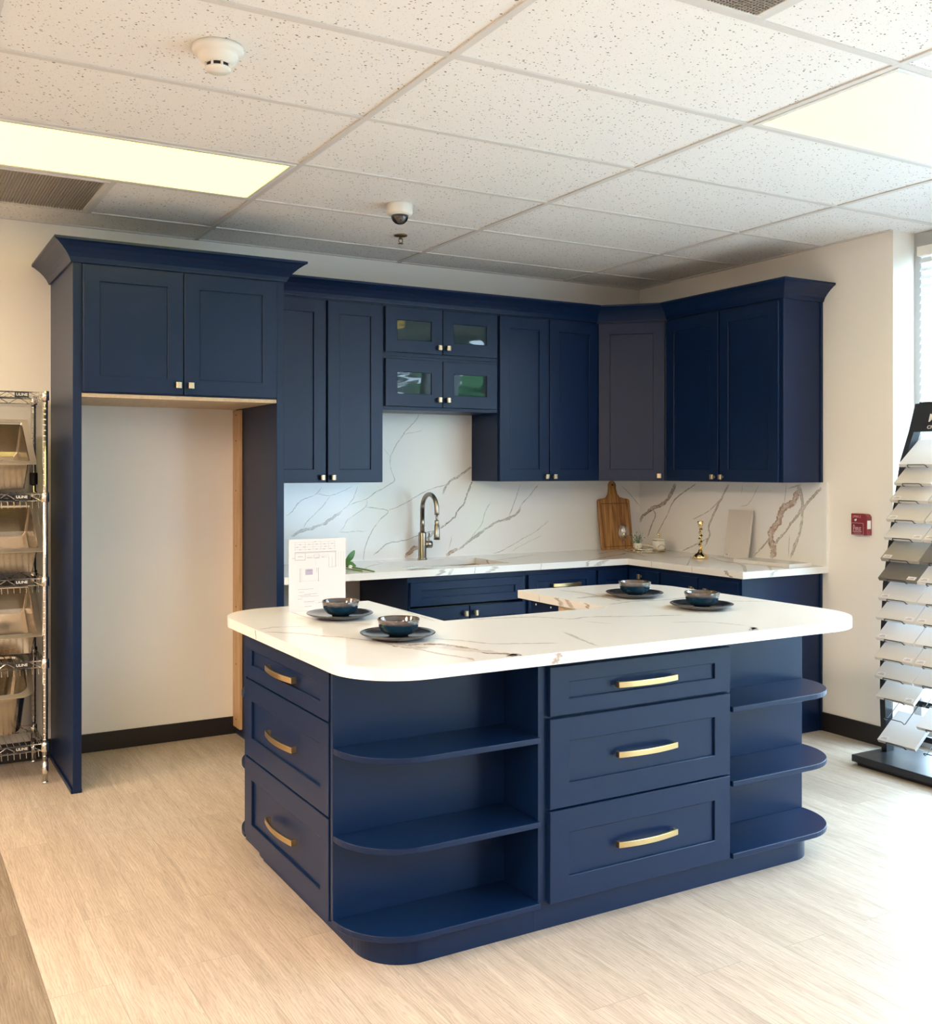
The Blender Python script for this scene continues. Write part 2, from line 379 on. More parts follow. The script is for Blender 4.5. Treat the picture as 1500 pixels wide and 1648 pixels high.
V_BACK= [([(-2.575, 1.185), (-2.538, 1.209), (-2.49, 1.261), (-2.392, 1.305), (-2.354, 1.348)], 4, 0, 0.7), ([(-2.392, 1.305), (-2.304, 1.297), (-2.226, 1.321), (-2.163, 1.35)], 4, 0, 0.6), ([(-2.304, 1.297), (-2.35, 1.237), (-2.403, 1.189), (-2.456, 1.14), (-2.471, 1.106)], 3.5, 0, 0.6), ([(-2.542, 1.066), (-2.486, 1.096), (-2.403, 1.118), (-2.342, 1.134), (-2.288, 1.168), (-2.23, 1.206)], 15, 2, 0.8), ([(-2.23, 1.206), (-2.187, 1.242), (-2.147, 1.306), (-2.135, 1.349)], 4, 0, 0.7), ([(-2.187, 1.242), (-2.075, 1.272), (-2.011, 1.312), (-1.929, 1.355), (-1.892, 1.384), (-1.913, 1.443), (-1.921, 1.513), (-1.888, 1.58), (-1.838, 1.651), (-1.75, 1.742), (-1.72, 1.788)], 4, 0, 0.6), ([(-1.838, 1.651), (-1.703, 1.68)], 3, 0, 0.4), ([(-1.966, 1.568), (-1.921, 1.521)], 3, 0, 0.4), ([(-2.075, 1.272), (-2.083, 1.225), (-2.194, 1.155), (-2.218, 1.113), (-2.253, 1.081)], 4, 0, 0.5), ([(-2.253, 1.081), (-2.075, 1.083)], 3, 0, 0.4), ([(-2.083, 1.225), (-1.937, 1.2), (-1.986, 1.15), (-2.043, 1.079), (-2.083, 0.993), (-2.099, 0.906)], 4, 0, 0.6), ([(-1.937, 1.2), (-1.821, 1.243), (-1.72, 1.297), (-1.634, 1.33), (-1.53, 1.352)], 4, 0, 0.6), ([(-1.565, 1.295), (-1.53, 1.352), (-1.473, 1.394), (-1.402, 1.432), (-1.348, 1.474), (-1.316, 1.513)], 13, 2, 0.8), ([(-1.388, 1.278), (-1.37, 1.331), (-1.348, 1.393), (-1.316, 1.447)], 5, 0, 0.6), ([(-2.035, 0.94), (-1.937, 1.002), (-1.805, 1.027), (-1.703, 1.057), (-1.591, 1.08)], 4, 0, 0.7), ([(-1.591, 1.08), (-1.53, 1.116), (-1.477, 1.153), (-1.455, 1.191), (-1.411, 1.236), (-1.388, 1.293), (-1.348, 1.389), (-1.325, 1.466)], 9, 2, 0.8), ([(-1.838, 0.909), (-1.796, 0.944), (-1.762, 0.965), (-1.72, 0.979)], 22, 1, 0.95), ([(-1.72, 0.979), (-1.677, 1.022), (-1.609, 1.073)], 13, 2, 0.8), ([(-1.451, 0.949), (-1.384, 0.997), (-1.316, 1.033), (-1.23, 1.085), (-1.17, 1.114), (-1.109, 1.125), (-1.038, 1.151), (-0.991, 1.209)], 13, 2, 0.75), ([(-0.991, 1.209), (-0.972, 1.233), (-0.846, 1.351)], 4, 0, 0.7), ([(-1.081, 1.144), (-1.038, 1.241), (-0.991, 1.352)], 4, 0, 0.7), ([(-1.37, 1.012), (-1.284, 1.106), (-1.262, 1.167), (-1.216, 1.244)], 3.5, 0, 0.5), ([(-1.206, 0.913), (-1.123, 0.937), (-0.981, 0.999), (-0.876, 1.047), (-0.773, 1.112)], 4, 0, 0.5), ([(-1.062, 0.922), (-0.981, 0.963), (-0.822, 1.021)], 4, 0, 0.25), ([(-1.548, 0.912), (-1.495, 0.94), (-1.451, 0.953)], 26, 1, 0.9), ([(-1.521, 0.952), (-1.495, 1.043)], 3, 0, 0.5), ([(-0.171, 1.337), (-0.095, 1.277), (-0.013, 1.196)], 4, 0, 0.6)]
V_RIGHT= [([(-0.017, 1.076), (-0.043, 1.124), (-0.137, 1.179), (-0.241, 1.211), (-0.319, 1.271), (-0.372, 1.349)], 24, 2, 0.95), ([(-0.137, 1.179), (-0.174, 1.142), (-0.137, 1.07), (-0.093, 0.983)], 8, 2, 0.8), ([(-0.186, 1.005), (-0.271, 1.121), (-0.366, 1.248), (-0.555, 1.352)], 7, 2, 0.7), ([(-0.424, 0.914), (-0.527, 0.953), (-0.675, 1.018)], 6, 1, 0.6), ([(-0.632, 0.96), (-0.675, 1.033), (-0.664, 1.076), (-0.675, 1.107), (-0.75, 1.227), (-0.786, 1.274), (-0.843, 1.356)], 13, 2, 0.8), ([(-0.527, 1.124), (-0.675, 1.189), (-0.765, 1.258)], 7, 2, 0.55), ([(-1.171, 0.927), (-1.19, 0.983), (-1.171, 1.073), (-1.232, 1.155), (-1.268, 1.225), (-1.331, 1.266), (-1.38, 1.352)], 48, 1, 0.95), ([(-1.195, 1.005), (-1.268, 1.078), (-1.331, 1.149), (-1.415, 1.237), (-1.53, 1.344)], 18, 2, 0.85), ([(-1.38, 1.352), (-1.402, 1.236), (-1.38, 1.091), (-1.313, 0.935)], 16, 2, 0.75), ([(-1.038, 0.928), (-1.12, 1.0), (-1.171, 1.062)], 9, 2, 0.7), ([(-1.286, 1.361), (-1.268, 1.243)], 5, 0, 0.6), ([(-0.95, 1.357), (-0.94, 1.293)], 5, 0, 0.5), ([(-1.082, 1.355), (-0.999, 1.242), (-0.925, 1.221)], 5, 0, 0.4), ([(-1.295, 1.336), (-1.393, 1.359)], 10, 2, 0.6), ([(-1.309, 1.073), (-1.3, 0.937)], 4, 0, 0.5)]
V_ISL= [([(-3.47, -2.182), (-3.369, -2.281), (-3.33, -2.359), (-3.282, -2.413), (-3.234, -2.519)], 5, 1, 0.5), ([(-3.208, -2.597), (-3.208, -2.647), (-3.164, -2.635), (-3.094, -2.661), (-3.051, -2.734), (-3.031, -2.852), (-2.985, -2.911), (-2.989, -2.964)], 11, 1, 0.8), ([(-3.203, -2.637), (-3.174, -2.725), (-3.16, -2.802), (-3.123, -2.9), (-3.124, -2.952)], 6, 1, 0.5), ([(-3.207, -2.508), (-3.19, -2.645), (-3.14, -2.709)], 25, 1, 0.45), ([(-3.108, -2.69), (-3.047, -2.808), (-2.999, -2.869)], 20, 1, 0.3), ([(-3.054, -2.554), (-2.985, -2.645), (-2.938, -2.735), (-2.853, -2.783), (-2.747, -2.83)], 5, 2, 0.45), ([(-2.729, -2.283), (-2.51, -2.336), (-2.416, -2.44), (-2.323, -2.44), (-2.182, -2.502), (-1.996, -2.57)], 5, 0, 0.5), ([(-2.049, -1.992), (-1.871, -1.998), (-1.781, -2.118)], 10, 2, 0.5), ([(-2.051, -2.209), (-1.911, -2.181), (-1.739, -2.21), (-1.518, -2.17)], 6, 0, 0.5), ([(-2.159, -2.684), (-2.049, -2.729), (-1.984, -2.861)], 6, 0, 0.4), ([(-2.608, -2.664), (-2.65, -2.819), (-2.675, -2.932)], 7, 2, 0.4), ([(-1.589, -2.339), (-1.427, -2.451)], 6, 0, 0.45), ([(-1.945, -1.732), (-1.907, -1.905), (-1.948, -2.16)], 7, 0, 0.4), ([(-3.028, -2.963), (-2.966, -2.911), (-3.02, -3.01)], 16, 1, 0.7), ([(-2.158, -3.04), (-1.993, -2.903), (-2.111, -3.04)], 10, 2, 0.5), ([(-2.407, -2.512), (-2.358, -2.605)], 6, 0, 0.35), ([(-2.838, -1.912), (-2.866, -2.256)], 4, 0, 0.3), ([(-3.227, -1.772), (-3.21, -2.064), (-3.088, -2.213)], 4, 2, 0.3), ([(-3.501, -2.15), (-3.411, -2.111), (-3.291, -2.147)], 9, 2, 0.3)]
V_CTR= [([(-0.042, -0.641), (-0.258, -1.012), (-0.348, -1.268), (-0.73, -1.661)], 18, 2, 0.6), ([(-0.055, -0.788), (-0.21, -1.303), (-0.62, -1.723)], 14, 2, 0.6), ([(-0.396, -0.747), (-0.204, -0.756), (-0.067, -0.978)], 14, 2, 0.4), ([(-2.259, -0.808), (-2.04, -0.565), (-1.845, -0.348)], 18, 2, 0.5), ([(-1.933, -0.813), (-1.648, -0.5), (-0.99, -0.164)], 8, 2, 0.4), ([(-1.059, -0.7), (-0.624, -0.471), (-0.391, -0.339)], 14, 2, 0.5), ([(-0.623, -0.316), (-0.298, -0.166), (-0.469, -0.607)], 14, 2, 0.4), ([(-2.438, -0.708), (-2.169, -0.293), (-1.745, -0.089)], 4, 0, 0.5), ([(-0.719, -1.224), (-0.23, -0.741)], 4, 0, 0.6), ([(-1.276, -0.107), (-1.015, 0.01), (-0.697, 0.115)], 10, 2, 0.3)]
# ---------------------------------------------------------------- room shell
H = 2.683; XA = -3.086; YB = -0.929; T = 0.6096
X0, X1, Y0 = -7.6, 0.0, -13.0
fm = MB(); fm.box(-4.175, 0.30, Y0, 0.0, -0.05, 0.0); struct('floor', fm, M['floor'])
fm = MB(); fm.box(X0, -4.176, Y0, 0.0, -0.05, -0.0004); struct('floor', fm, M['floor_dark'])
struct('wall_back', MB().box(X0-.1, 0.10, 0.0, 0.12, 0, H+.1), M['wall'])
struct('wall_left', MB().box(X0-.12, X0, Y0, 0.0, 0, H+.1), M['wall'])
struct('wall_front', MB().box(X0-.1, 0.30, Y0-.12, Y0, 0, H+.1), M['wall'])
struct('wall_right', MB().box(0.0, 0.30, -1.97, 0.0, 0, H+.1), M['wall'])
struct('baseboard_back', MB().box(X0, -0.02, -0.008, 0.0, 0.0, 0.095), M['base'], bevel=.002)
struct('baseboard_right', MB().box(-0.008, 0.0, -1.975, -1.5245, 0.0, 0.102).box(-0.008, 0.20, -1.978, -1.97, 0.0, 0.102), M['base'])
# ceiling tiles and grid
struct('ceiling', MB().box(X0-.1, 0.30, Y0-.1, 0.1, H, H+.04), M['tile'])
g = MB(); tw = 0.012
k = -4
xs = []
for i in range(-4, 4):
    x = XA+2*T*i
    if X0 < x < 0.15: xs.append(x); g.box(x-tw, x+tw, Y0, 0, H-.006, H-.0005)
ys = []
for i in range(-1, 21):
    y = YB-T*i
    if Y0 < y < 0: ys.append(y); g.box(X0, 0.0 if y > -1.97 else 0.2, y-tw, y+tw, H-.0055, H-.0004)
g.box(-3.696-tw, -3.696+tw, YB, YB+T, H-.006, H-.0005); g.box(-4.305-tw, -4.305+tw, YB, YB+T, H-.006, H-.0005)
g.box(-2.476-tw, -2.476+tw, YB-T*5, YB-T*4, H-.006, H-.0005)
g.box(X0, 0, -.022, 0, H-.006, H-.0005); g.box(-.022, 0, -1.97, 0, H-.006, H-.0005)
struct('trim_1', g, M['tee'])

# windows along the right side
wx = 0.17; head = 2.60; sill = 0.12
mull = [(-2.012, -1.97), (-2.95, -2.80), (-3.56, -3.50), (-4.16, -4.02), (-5.15, -5.05), (-6.1, -6.0), (-7.05, -6.95), (-8.0, -7.9), (-9.05, -8.95)]
struct('wall_side', MB().box(0.0, 0.30, Y0, -9.05, 0, H+.1), M['wall'])
fr = MB(); fr.box(wx, wx+.08, -9.04, -1.97, head, H); fr.box(wx, wx+.08, -9.04, -1.97, 0, sill)
for a, b in mull: fr.box(wx, wx+.08, a, b, sill, head)
struct('window_1', fr, M['gasket'], bevel=.003)
pn = MB(); pn.box(wx+.035, wx+.041, -9.03, -2.0, sill-.01, head+.01)
o = pn.build('window_pane', M['glass']); o['kind'] = 'structure'; o.name = 'window_2'
bays = [(mull[i+1][1], mull[i][0]) for i in range(len(mull)-1)]
for bi, (ya, yb) in enumerate(bays):
    if bi == 1: continue
    zb = [1.30, 0, 1.3, 1.3, 2.35, 2.35, 2.35, 2.35][bi]
    b = MB(); hr = MB()
    n = int((head-.06-zb)/.042)
    for i in range(n):
        z = head-.07-i*.042
        b.prism([(wx-.030, z-.017), (wx-.008, z+.015), (wx-.0092, z+.016), (wx-.0312, z-.016)], ya+.01, yb-.01, 'y')
    t = thing('window_blind', ['white horizontal blind in the window behind the black sample rack', '', 'white blind lowered in the second covered window bay from the sample rack', 'white blind drawn up in the third covered window bay', 'white blind drawn up in the fourth covered window bay', 'white blind drawn up in the fifth covered window bay', 'white blind drawn up in the sixth covered window bay', 'white blind drawn up in the window bay farthest from the rack'][bi], 'blind', (0,0,0))
    b.build('slats', M['slat'], t)
    MB().box(wx-.045, wx-.002, ya+.005, yb-.005, head-.05, head-.002).build('head_rail', M['white'], t)
# outdoors
struct('trim_2', MB().box(.35, 30, -30, 12, -.30, -.25), M['ground'])
rnd = random.Random(3); hb = MB()
for i in range(420):
    c = (rnd.uniform(6.0, 7.4), rnd.uniform(-18.0, -2.0), rnd.uniform(.2, 3.3)); r = rnd.uniform(.2, .5)
    hb.sphere(c, r, n=6, sz=rnd.uniform(.6, 1.1))
hb.box(6.3, 7.1, -18, -2, -.25, 2.9)
tag(hb.build('hedge', M['hedge']), 'green leafy hedge outside the windows, seen mirrored in the cabinet glass', 'hedge', kind='stuff')

# ---------------------------------------------------------------- cabinet kit (local frame: x to the right along the front, -y towards the room)
def shaker(w, h, fx=.066, fz=None, t=.019, rec=.009, glass=False):
    fz = fz or fx; c = .0018; mb = MB()
    def rect(x0, x1, z0, z1, y): return [(x0,y,z0),(x1,y,z0),(x1,y,z1),(x0,y,z1)]
    rings = [rect(0,w,0,h,0), rect(0,w,0,h,-t+c), rect(c,w-c,c,h-c,-t), rect(fx-.001,w-fx+.001,fz-.001,h-fz+.001,-t),
             rect(fx+.001,w-fx-.001,fz+.001,h-fz-.001,-t+.0015), rect(fx+.001,w-fx-.001,fz+.001,h-fz-.001,-t+rec)]
    vs = [p for r_ in rings for p in r_]; fs = [(0,1,2,3)]
    for i in range(len(rings)-1):
        for j in range(4):
            k = (j+1) % 4; fs.append((i*4+j, i*4+k, (i+1)*4+k, (i+1)*4+j))
    if not glass: fs.append(tuple(20+j for j in range(4)))
    mb.add(vs, fs); return mb
def knob(parent, x, z, mt='nickel'):
    k = MB(); k.lathe([(.008,0),(.008,-.003),(.0055,-.006),(.0055,-.014),(.009,-.017)], (x,0,z), 12, axis='y')
    pr = [(-.0125, -.016), (.0125, -.016), (.0130, -.0255), (.006, -.028), (-.006, -.028), (-.0130, -.0255)]
    k.prism([(x+a, b) for a, b in pr], z-.014, z+.014, 'z')
    return k.build('knob', M[mt], parent, bevel=.001)
def pull(parent, x, z, ln=.25, hgt=.019, d=.030, mt='brass'):
    n = 16; h = ln/2; outer = []; inner = []
    def arc(t, y0, y1): return y0+(y1-y0)*(1-(2*t-1)**2)
    for i in range(n+1):
        t = i/n; outer.append((-h+ln*t, -arc(t, .019, .033)))
    for i in range(n+1):
        t = i/n; inner.append((-h+.011+(ln-.022)*t, -arc(t, .012, .0265)))
    pts = [(-h, 0)] + outer + [(h, 0), (h-.011, 0)] + inner[::-1] + [(-h+.011, 0)]
    k = MB(); k.prism([(x+a, b) for a, b in pts], z-hgt/2, z+hgt/2, 'z')
    return k.build('handle', M[mt], parent, bevel=.0015)
def door(parent, x0, x1, z0, z1, kn=None, fx=.066, kz=None, glass=False, name='door', fz=None, mt='nickel'):
    o = shaker(x1-x0, z1-z0, fx, fz=fz, glass=glass).build(name, M['navy'], parent, loc=(x0, 0, z0))
    w_, h_ = x1-x0, z1-z0
    if glass:
        f = fz or fx
        MB().box(fx-.002, w_-fx+.002, -.012, -.008, f-.002, h_-f+.002).build('glass_pane', M['cabglass'], o)
    if kn is not None: k = knob(o, kn-x0, kz-z0, mt); k.location.y = -.019
    return o
def drawer(parent, x0, x1, z0, z1, ln=.25, fx=.064, fz=None, name='drawer', hx=None):
    o = shaker(x1-x0, z1-z0, fx, fz=fz).build(name, M['navy'], parent, loc=(x0, 0, z0))
    if ln: k = pull(o, (hx if hx is not None else (x1+x0)/2)-x0, (z1-z0)/2, ln); k.location.y = -.019
    return o
def carcass(parent, w, d, z0, z1, mt='navy', y0=0.0, kick=None):
    mb = MB().box(0, w, y0, y0+d, z0, z1); o = mb.build('body', M[mt], parent, bevel=.001)
    if kick: MB().box(kick[0], kick[1], y0+kick[2], y0+d, 0.0, z0).build('toe_kick', M['navy'], parent)
    return o

# ---------------------------------------------------------------- tall refrigerator surround
for x, nm in ((-3.819, 'left'), (-2.862, 'right')):
    lab = 'tall navy side panel at the left of the empty refrigerator bay' if nm == 'left' else 'tall navy side panel between the refrigerator bay and the sink counter'
    t = thing('refrigerator_panel', lab, 'cabinet panel', (x, 0, 0))
    MB().box(0, .038, -.647, -.0005 if nm == 'left' else -.001, 0.0, 2.376).build('panel', M['navy'], t, bevel=.0015)
    if nm == 'left': MB().box(-.009, 0, -.656, -.009, 0, .020).box(-.009, .038, -.656, -.647, 0, .020).build('shoe_moulding', M['navy'], t, bevel=.003)
t = thing('wall_cabinet', 'deep navy two-door cabinet above the empty refrigerator bay', 'cabinet', (-3.7805, -.647, 0))
W = .9180
MB().box(0, W, .0, .64, 1.790, 2.376).build('body', M['navy'], t, bevel=.001)
o = MB().box(.0, W, .004, .64, 1.772, 1.789).build('underside', M['ply'], t); o['label'] = 'bare plywood underside'
door(t, .003, .452, 1.795, 2.365, .425, kz=1.838, fx=.072)
door(t, .457, .914, 1.795, 2.365, .484, kz=1.838, fx=.072)
cl = MB().box(-2.878, -2.8625, -.118, -.0005, .045, 1.765); 
t = thing('wood_cleat', 'bare pine strip screwed up the back edge inside the refrigerator bay', 'wood strip', (0,0,0))
cl.build('strip', M['pine'], t, bevel=.001)
for z in (.09, .39, .70, 1.03, 1.33, 1.60, 1.74):
    MB().lathe([(.004, 0), (.004, -.002)], (-2.878, -.06, z), 8, axis='x').build('screw', M['text_black'], t)

# crown mouldings
def crown(path, label, zb=2.372):
    pr = [(.0008, 0), (.010, 0), (.012, .006), (.020, .022), (.034, .040), (.055, .060), (.078, .077), (.090, .083), (.090, .094), (.0008, .094)]
    P = [Vector(p) for p in path]; n = len(P); offs = []
    nr = []
    for i in range(n-1):
        d = (P[i+1]-P[i]).normalized(); nr.append(Vector((d.y, -d.x)))
    for i in range(n):
        if i == 0: offs.append(nr[0])
        elif i == n-1: offs.append(nr[-1])
        else:
            a, b = nr[i-1], nr[i]; m_ = (a+b).normalized(); offs.append(m_/m_.dot(a))
    mb = MB(); k = len(pr); vs = []
    for i in range(n):
        for (p, z) in pr: q = P[i]+offs[i]*p; vs.append((q.x, q.y, zb+z))
    fs = []
    for i in range(n-1):
        for j in range(k): j2 = (j+1) % k; fs.append((i*k+j, i*k+j2, (i+1)*k+j2, (i+1)*k+j))
    fs += [tuple(range(k)), tuple((n-1)*k+j for j in range(k-1, -1, -1))]
    mb.add(vs, fs); o = mb.build('crown_moulding', M['navy']); tag(o, label, 'moulding'); return o
crown([(-3.819, -.001), (-3.819, -.647), (-2.824, -.647), (-2.824, -.40)], 'navy crown moulding capping the tall refrigerator cabinet')
crown([(-2.822, -.305), (-.61, -.305), (-.305, -.61), (-.305, -1.526), (-.001, -1.526)], 'long navy crown moulding turning the corner over the wall cabinets')

# ---------------------------------------------------------------- wall cabinets
ZT, ZB = 2.376, 1.3735
DT, DB = 2.360, 1.376
t = thing('wall_cabinet', 'navy two-door wall cabinet between the refrigerator panel and the glass doors', 'cabinet', (-2.8235, -.305, 0))
carcass(t, .705, .303, ZB, ZT)
door(t, .010, .360, DB, DT, .335, kz=1.402, fx=.070)
door(t, .371, .700, DB, DT, .397, kz=1.402, fx=.070)
for nm, z0, z1, d0, d1, kz in (('lower', 1.780, 2.083, 1.800, 2.066, 1.843), ('upper', 2.0835, ZT, 2.104, 2.358, 2.141)):
    t = thing('wall_cabinet', f'{nm} of two small navy cabinets with glass doors above the sink', 'cabinet', (-2.118, -.305, 0), group=None)
    carcass(t, .762, .303, z0, z1)
    door(t, .014, .378, d0, d1, .352, kz=kz, fx=.071, glass=True)
    door(t, .383, .750, d0, d1, .409, kz=kz, fx=.071, glass=True)
t = thing('wall_cabinet', 'navy two-door wall cabinet between the glass doors and the corner', 'cabinet', (-1.3555, -.305, 0))
carcass(t, .745, .303, ZB, ZT)
door(t, .008, .364, DB, DT, .338, kz=1.402, fx=.070)
door(t, .371, .741, DB, DT, .397, kz=1.402, fx=.070)
# diagonal corner cabinet
t = thing('wall_cabinet', 'diagonal navy corner wall cabinet with a single door', 'cabinet', (-.610, -.305, 0))
MB().prism([(0,0), (.305,-.305), (.608,-.305), (.608,.303), (0,.303)], ZB, ZT).build('body', M['navy'], t, bevel=.001)
dg = shaker(.405, DT-DB, .070).build('door', M['navy'], t, loc=(.0095, -.0095, DB), rot=(0,0,R(-45)))
k = knob(dg, .373, .030); k.location.y = -.019
# right wall cabinet
t = thing('wall_cabinet', 'navy two-door wall cabinet on the right wall with its flat side showing', 'cabinet', (-.305, -.6105, 0), rz=R(-90))
carcass(t, .9135, .303, ZB, ZT)
door(t, .012, .449, DB, DT, .420, kz=1.402, fx=.070)
door(t, .459, .895, DB, DT, .486, kz=1.402, fx=.070)
MB().box(.914, .916, -.001, .303, ZB, ZT).box(.914, .922, .284, .303, ZB, ZT).build('side_panel', M['navy'], t, bevel=.001)

# ---------------------------------------------------------------- base cabinets
t = thing('base_cabinet', 'navy sink base cabinet with a false drawer front and two doors', 'cabinet', (-2.119, -.610, 0))
mb = MB(); mb.box(0, .018, 0, .598, .1, .874).box(.738, .756, 0, .598, .1, .874).box(.018, .738, .58, .598, .1, .874).box(.018, .738, 0, .58, .1, .12).box(.018, .738, 0, .02, .835, .874).box(.018, .738, 0, .02, .66, .70)
mb.build('body', M['navy'], t, bevel=.001); MB().box(0, .756, .07, .09, 0, .1).build('toe_kick', M['navy'], t)
drawer(t, .012, .742, .714, .842, ln=None, fx=.066, fz=.044, name='false_front')
door(t, .012, .373, .112, .700, .345, kz=.660); door(t, .381, .742, .112, .700, .409, kz=.660)
t = thing('base_cabinet', 'navy base cabinet with a drawer, right of the sink', 'cabinet', (-1.3625, -.610, 0))
carcass(t, .497, .598, .1, .874, kick=(0, .497, .07))
drawer(t, .010, .486, .714, .846, ln=.20, fz=.042, hx=.270); door(t, .010, .486, .112, .700, .04, kz=.64)
t = thing('base_cabinet', 'navy corner base cabinet below the cutting board', 'cabinet', (-.865, -.610, 0))
MB().prism([(0,0), (.255,0), (.255,-.31), (.853,-.31), (.853,.598), (0,.598)], .1, .874).build('body', M['navy'], t, bevel=.001)
MB().prism([(0,.07), (.325,.07), (.325,-.31), (.853,-.31), (.853,.598), (0,.598)], 0, .1).build('toe_kick', M['navy'], t)
shaker(.215, .735, .06).build('door', M['navy'], t, loc=(.012, 0, .112))
d2 = shaker(.255, .735, .06).build('door', M['navy'], t, loc=(.255, -.030, .112), rot=(0,0,R(-90)))
k = knob(d2, .105, .700); k.location.y = -.019
t = thing('base_cabinet', 'navy base cabinet at the end of the right wall counter', 'cabinet', (-.610, -.9205, 0), rz=R(-90))
MB().box(0, .598, 0, .609, .1, .874).build('body', M['navy'], t, bevel=.001)
MB().box(0, .590, .07, .609, 0, .0995).build('toe_kick', M['navy'], t)
door(t, .010, .290, .112, .846, .26, kz=.784); door(t, .298, .585, .112, .846, .370, kz=.784)
sp_ = MB().box(.5985, .603, -.002, .607, 0.0, .874).box(.5985, .610, .590, .607, 0, .874); sp_.build('side_panel', M['navy'], t, bevel=.001)
# dishwasher opening: cleat below the worktop
tag(MB().box(-2.80, -2.125, -.030, -.0085, .800, .874).build('wood_cleat', M['pine'], bevel=.001), 'short pine cleat on the wall under the worktop in the open dishwasher bay', 'wood strip')

# ---------------------------------------------------------------- worktops and splashback
def cells(xs, ys, ok, z0, z1, mb):
    idx = {}
    def V(i, j, z):
        if (i,j,z) not in idx: idx[(i,j,z)] = len(mb.v); mb.v.append((xs[i], ys[j], z))
        return idx[(i,j,z)]
    on = {(i,j) for i in range(len(xs)-1) for j in range(len(ys)-1) if ok((xs[i]+xs[i+1])/2, (ys[j]+ys[j+1])/2)}
    def F(*q): mb.f.append(q); mb.m.append(0); mb.sm.append(False)
    for i, j in on:
        F(V(i,j,z1), V(i+1,j,z1), V(i+1,j+1,z1), V(i,j+1,z1)); F(V(i,j,z0), V(i,j+1,z0), V(i+1,j+1,z0), V(i+1,j,z0))
        for (di, dj, a, b) in ((-1,0,(i,j+1),(i,j)), (1,0,(i+1,j),(i+1,j+1)), (0,-1,(i,j),(i+1,j)), (0,1,(i+1,j+1),(i,j+1))):
            if (i+di, j+dj) not in on: F(V(*a,z0), V(*b,z0), V(*b,z1), V(*a,z1))
CT = 0.911; CB = 0.8745
sx0, sx1, sy0, sy1 = -2.085, -1.415, -.545, -.150
mb = MB()
cells([-2.823, sx0, sx1, -.648, -.012], [-1.565, -.648, sy0, sy1, -.012],
      lambda x, y: (y > -.648 and not (sx0 < x < sx1 and sy0 < y < sy1)) or x > -.648, CB, CT, mb)
def okc(p): return (p.x > -2.82 and -.645 < p.y < -.014 and not (sx0-.003 < p.x < sx1+.003 and sy0-.003 < p.y < sy1+.003)) or (-.645 < p.x < -.014 and -1.562 < p.y < -.014)
mb.col[0] = (0,0,0,0)
def edge_bits(mb, seed, spots):
    rnd = random.Random(seed)
    for (p, d, nrm, wd, ci, al) in spots:       # short vein traces showing in the slab's edge
        p = Vector(p); d = Vector(d); nrm = Vector(nrm); n = 6; o = len(mb.v)
        for i in range(n+1):
            z = CB+.002+(CT-CB-.004)*i/n; sh = rnd.uniform(-.3, .3)*wd + (i/n-.5)*wd*.8
            for q, a in ((-1, 0), (-.5, al), (.5, al), (1, 0)):
                w_ = wd*(.7+.3*rnd.random())
                r_ = p+d*(sh+q*w_/2)+nrm*.0004; mb.col[len(mb.v)] = (*VC[ci], a); mb.v.append((r_.x, r_.y, z))
        for i in range(n):
            for j in range(3): mb.f.append((o+i*4+j, o+i*4+j+1, o+(i+1)*4+j+1, o+(i+1)*4+j)); mb.m.append(0); mb.sm.append(False)
veins(mb, [(p_, w_, c_, min(1, a_*1.4)) for p_, w_, c_, a_ in V_CTR], lambda a, b, o: (a, b, CT+o), .0003, 3, okc)
edge_bits(mb, 4, [((-1.93,-.648,0),(1,0,0),(0,-1,0),.05,2,.6), ((-1.87,-.648,0),(1,0,0),(0,-1,0),.03,0,.5), ((-1.72,-.648,0),(1,0,0),(0,-1,0),.008,0,.6), ((-1.6,-.648,0),(1,0,0),(0,-1,0),.06,2,.45),
  ((-1.28,-.648,0),(1,0,0),(0,-1,0),.008,0,.5), ((-.95,-.648,0),(1,0,0),(0,-1,0),.03,2,.5), ((-.84,-.648,0),(1,0,0),(0,-1,0),.09,2,.45), ((-.648,-.86,0),(0,1,0),(-1,0,0),.006,0,.7),
  ((-.648,-1.46,0),(0,1,0),(-1,0,0),.035,2,.7), ((-.43,-1.565,0),(1,0,0),(0,-1,0),.045,2,.5), ((-.648,-1.19,0),(0,1,0),(-1,0,0),.003,0,.9), ((-1.415,-.30,0),(0,1,0),(-1,0,0),.03,1,.6), ((-2.60,-.648,0),(1,0,0),(0,-1,0),.006,0,.6)])
tag(mb.build('worktop', M['quartz']), 'white veined quartz worktop running in an L along both walls', 'worktop')
def splash(lst, to3, rects, name, label, seed, okf):
    mb = MB()
    for r_ in rects: mb.box(*r_)
    mb.col[0] = (0,0,0,0)
    veins(mb, lst, to3, .0003, seed, okf); tag(mb.build(name, M['quartz']), label, 'splashback')
splash(V_BACK, lambda a, b, o: (a, -.012-o, max(.9116, b)), [(-2.823, -2.118, -.012, -.0003, CB, 1.3732), (-2.118, -1.356, -.012, -.0003, CB, 1.7795), (-1.356, 0, -.012, -.0003, CB, 1.3732)],
       'splashback', 'white quartz splashback with grey and gold veins behind the faucet', 11, lambda p: p.y > .914 and ((p.y < 1.371 and p.x < -.014) or (p.y < 1.777 and -2.116 < p.x < -1.358)))
splash(V_RIGHT, lambda a, b, o: (-.012-o, a, max(.9116, min(1.3728, b))), [(-.012, -.0003, -1.565, -.0125, CB, 1.3732)],
       'splashback', 'white quartz splashback with broad gold veins on the right wall', 12, lambda p: .914 < p.y < 1.371 and -1.563 < p.x < -.014)
